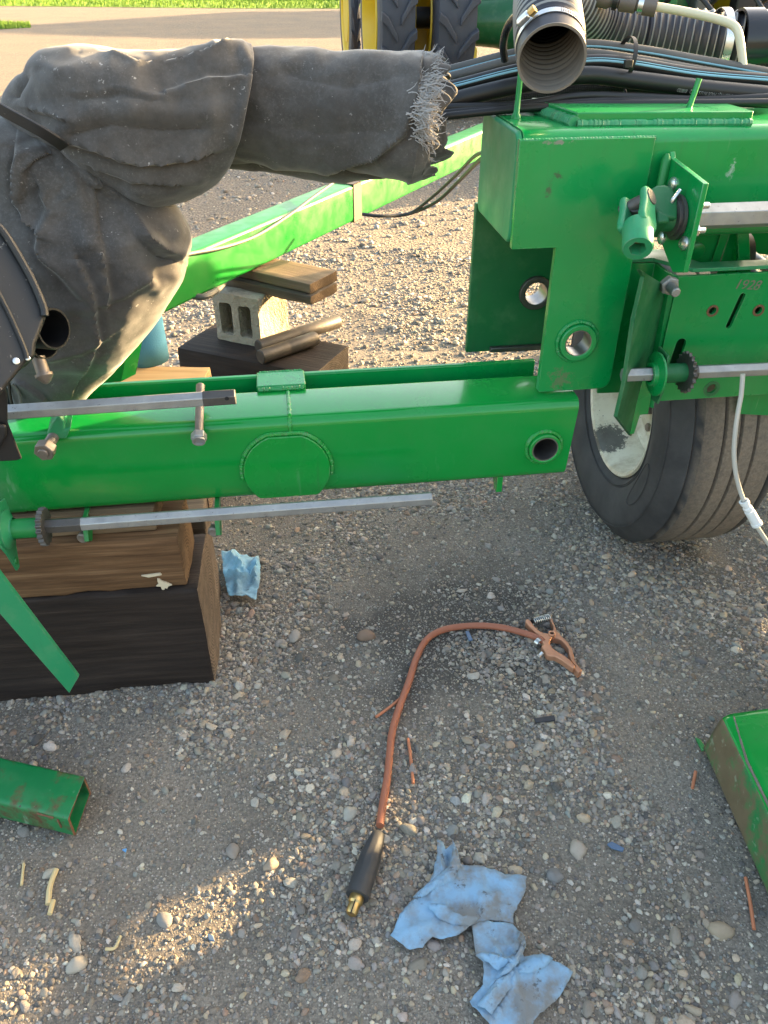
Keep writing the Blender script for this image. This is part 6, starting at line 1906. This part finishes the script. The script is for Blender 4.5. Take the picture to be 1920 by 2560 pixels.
r2 = rag('crumpled blue shop towel twisted in the bottom foreground', RAGS_PX[1],
    [([(1300, 2340), (1290, 2390), (1260, 2440), (1230, 2470)], 0.020, 9), ([(1195, 2405), (1240, 2395), (1280, 2420)], 0.014, 8), ([(1225, 2360), (1250, 2400), (1235, 2420)], 0.012, 8), ([(1270, 2330), (1250, 2370), (1290, 2380)], 0.010, 8), ([(1285, 2445), (1270, 2490), (1230, 2560)], 0.013, 10), ([(1280, 2450), (1310, 2520), (1310, 2590)], 0.010, 8), ([(1290, 2440), (1350, 2420), (1330, 2410)], 0.012, 8), ([(1250, 2450), (1215, 2500), (1180, 2512)], -0.006, 10)], M_rag)
rag('small crumpled blue shop towel on the gravel behind the near timbers', RAGS_PX[2],
    [([(580, 1400), (615, 1440), (640, 1420)], 0.022, 10), ([(575, 1450), (610, 1460), (640, 1450)], 0.026, 9), ([(600, 1420), (595, 1480)], 0.018, 9), ([(645, 1405), (640, 1470)], 0.018, 8), ([(620, 1435), (630, 1460)], -0.015, 8)], rag_mat('pale blue shop towel', (0.20, 0.42, 0.56), (0.28, 0.50, 0.64), 0.35), h0=0.028, amp=0.014)

rp = lambda pts: [(820 + a * 0.422, 1980 + b * 0.422) for a, b in pts]
def flap(parent, pts, ridge, h=0.026):
    rag('', rp(pts), [(rp(ridge), 0.012, 7)], M_rag, h0=h, amp=0.004, step=0.006, parent=parent, name='folded_flap', solid=0.0008)
flap(r1, [(500, 640), (620, 545), (715, 470), (730, 400), (738, 310), (770, 390), (785, 455), (745, 545), (650, 590), (545, 650)], [(540, 630), (640, 565), (735, 500), (750, 380)])
flap(r1, [(585, 690), (640, 680), (700, 690), (740, 735), (800, 760), (900, 770), (840, 810), (740, 800), (660, 760)], [(600, 690), (690, 695), (750, 745), (880, 775)], 0.020)
flap(r2, [(1010, 1125), (1060, 1050), (1110, 1000), (1160, 880), (1165, 940), (1120, 1050), (1060, 1110)], [(1030, 1110), (1110, 1010), (1155, 920)], 0.030)
flap(r2, [(885, 1285), (950, 1190), (1010, 1130), (1105, 1085), (1100, 1160), (1040, 1230), (965, 1345)], [(930, 1270), (1010, 1160), (1095, 1095)], 0.026)
flap(r2, [(1110, 1060), (1180, 1000), (1260, 980), (1330, 1005), (1280, 1060), (1180, 1095), (1120, 1100)], [(1130, 1080), (1200, 1040), (1300, 1010)], 0.024)
flap(r2, [(870, 1000), (920, 980), (990, 985), (1040, 1010), (1090, 990), (1050, 1060), (1000, 1085), (930, 1030)], [(900, 1000), (980, 1010), (1060, 1040)], 0.028)
# ---- green rectangular tube offcut, lower left
TT = Fr((-0.671, 0.923, 0.004), ex=V((-0.97, 0.235, 0)).normalized(), ey=V((0.235, 0.97, 0)).normalized())
ot = thing('tube_offcut', 'short rusty green rectangular tube lying at the lower left', 'steel tube', TT(0.2, 0.05, 0))
bm = NB()
jit = lambda d, z, t: (0.006 * noise.noise(V((d * 60, z * 60, 1))) + (0.02 * (d / 0.1) if t < 0.001 else 0) - 0.02 if t < 0.001 else 0)
rtube(bm, TT, [0.0, 0.02, 0.1, 0.25, 0.45], 0.0, 0.102, 0.0, 0.068, 0.010, 0.006, jit=jit)
bmesh.ops.recalc_face_normals(bm, faces=bm.faces)
for f in bm.faces:
    if abs(f.normal.dot(TT.ex)) > 0.6: f.material_index = 1
o = fin('tube_wall', bm, [M_green_rust, M_rust], ot)
bm = NB(); weld(bm, [TT(0.012, -0.001, 0.060), TT(0.05, -0.001, 0.062)], 0.0022, 0.004); weld(bm, [TT(0.003, -0.001, 0.058), TT(0.002, -0.001, 0.03)], 0.0022, 0.004)
fin('cut_burr', bm, M_rust, ot)
# ---- green box offcut, right edge
z = 0.125
A_ = PZ(1810, 1790, z); B_ = PZ(1920, 2016, z)
exx = (B_ - A_).normalized()
Q = Fr((A_.x, A_.y, 0.0), ex=exx)
# ey points to the right/away of the near edge
if Q.ey.x < 0: Q.ey = -Q.ey
ob_ = thing('box_offcut', 'green cut off box end with brown scraped side at the right edge', 'steel box', Q(0.25, 0.1, 0))
bm = NB()
n = 10
lp = []
pr = rrect(0.0, 0.26, 0.0, z, 0.020)
ringA = []
for t in (0.0, 0.01, 0.12, 0.3, 0.62):
    ringA.append([bm.verts.new(Q(t + (0.004 * noise.noise(V((d * 40, zz * 40, 2))) if t < .005 else 0) - (0.035 * (d / 0.26) if t < 0.02 else 0), d - 0.018 * (1 - zz / z) * (1 if d < 0.1 else 0), zz)) for d, zz in pr])
for i in range(len(ringA) - 1):
    for k in range(len(pr)): bm.faces.new((ringA[i][k], ringA[i][(k + 1) % len(pr)], ringA[i + 1][(k + 1) % len(pr)], ringA[i + 1][k]))
bm.faces.new(ringA[-1])
bmesh.ops.recalc_face_normals(bm, faces=bm.faces)
def scraped():
    s = NT('scraped green side')
    g = s.mix(s.noise(6, 3), (0.006, 0.16, 0.045), (0.012, 0.24, 0.06))
    br = s.mix(s.noise(25, 5), (0.10, 0.075, 0.04), (0.20, 0.155, 0.09))
    geo = s.n('ShaderNodeNewGeometry')
    side = s.math('MULTIPLY', s.sep(s.coord())[0], -9.0)
    mk = s.ramp(s.math('ADD', s.noise(7, 6, 0.7), s.math('MULTIPLY', side, 0.10)), [(0.47, 0), (0.59, 1)])
    scr = s.ramp(s.noise(50, 3, 0.6, s.coord((0.2, 1, 1), rot=(0, 0, 0.9))), [(0.62, 0), (0.70, 0.5)])
    col = s.mix(mk, g, br); col = s.mix(scr, col, (0.30, 0.34, 0.24))
    s.set(Base_Color=col, Roughness=0.45); s.l(s.bump(s.noise(120, 4), 0.2, 0.001), s.b.inputs['Normal'])
    return s.m
M_scraped = scraped()
for f in bm.faces:
    if f.normal.z < 0.55: f.material_index = 1
fin('box_wall', bm, [M_green_b, M_scraped], ob_, solid=0.006)
bm = NB(); weld(bm, [Q(0.004, 0.02, z + 0.001), Q(0.12, 0.003, z - 0.002), Q(0.3, 0.003, z - 0.002)], 0.003, 0.01)
fin('cut_edge', bm, M_bolt, ob_)

# ================================================================== unseen shadow casters added beyond the frame
def shade_unit(X, Y, label):  # unseen unit, its blocks and gaps shaped to block and leak the sun
    o = thing('shade_row_unit', label, 'row unit', (X, Y, 0), 'unseen row units added for shade')
    fr = Fr((X, Y, 0), 0)
    bm = NB()
    box(bm, fr, -0.10, 0.10, -0.62, 0.58, 0.86, 1.42); fin('shade_hopper', bm, M_yellow, o, bevel=0.03, seg=3)
    bm = NB(); box(bm, fr, -0.09, 0.09, -0.55, 0.50, 0.40, 0.87); fin('shade_housing', bm, M_black, o, bevel=0.03, seg=3)
    bm = NB(); box(bm, fr, -0.05, 0.05, -0.60, 1.05, 0.22, 0.44); fin('shank', bm, M_green, o, bevel=0.01)
    bm = NB(); lathe(bm, fr(-0.06, 0.2, 0.22), fr.ex, [(0, 0), (0.22, 0), (0.22, 0.012), (0, 0.012)], 32); fin('opener_disc', bm, M_galv, o)
    bm = NB(); lathe(bm, fr(-0.05, -0.42, 0.17), fr.ex, [(0.05, 0), (0.17, 0), (0.175, 0.05), (0.17, 0.10), (0.05, 0.10)], 28); fin('press_wheel', bm, M_rubber, o)
    bm = NB(); box(bm, fr, -0.03, 0.03, -0.45, 0.1, 0.18, 0.5); fin('arm', bm, M_green, o, bevel=0.008)
    return o
shade_unit(1.95, 1.38, 'unseen row unit with yellow hopper added past the right edge for its shadow')
shade_unit(1.98, 0.10, 'unseen row unit with yellow hopper added beside the viewer for its shadow')
st = thing('shade_tank', 'long narrow green tank added unseen beyond the right edge to shade the foreground', 'tank', (2.2, 3.2, 0.0))
fr = Fr((2.02, 2.245, 0), 0)  # unseen tank added as a sun blocker for the near ground
bm = NB(); box(bm, fr, 0, 0.36, 0, 1.85, 0.16, 1.32); fin('shade_tank_body', bm, M_green, st, bevel=0.08, seg=4)
bm = NB(); lathe(bm, fr(0.18, 0.9, 1.31), (0, 0, 1), [(0.13, -0.01), (0.13, 0.05), (0.10, 0.07), (0, 0.075)], 32); fin('lid', bm, M_black, st)
for z0, z1 in ((0.51, 0.53), (0.60, 0.635)):  # bars added to break the light through the gap into patches
    bm = NB(); box(bm, fr, 0.10, 0.16, -0.42, 0.05, z0, z1); fin('shade_bar', bm, M_green, st)
for b in (0.1, 1.6):
    bm = NB(); box(bm, fr, 0.08, 0.28, b, b + 0.15, 0.0, 0.20); fin('leg', bm, M_green, st)
# unseen shed added right of the yard to cast the shadow across the drive
ms = thing('shade_shed', 'long pale steel shed added unseen right of the yard to shade the drive', 'shed', (27, 35, 0))
fr = Fr((15.5, 33.4, 0), 4)
bm = NB(); box(bm, fr, 0, 24, 0, 12, 0, 4.6); fin('shed_wall', bm, M_galv, ms)
bm = NB(); prism(bm, [fr(-0.4, -0.5, 4.4), fr(-0.4, 6, 6.0), fr(-0.4, 12.5, 4.4), fr(-0.4, 12.5, 4.65), fr(-0.4, 6, 6.25), fr(-0.4, -0.5, 4.65)], fr.ex * 24.8); fin('shed_roof', bm, M_galv, ms)
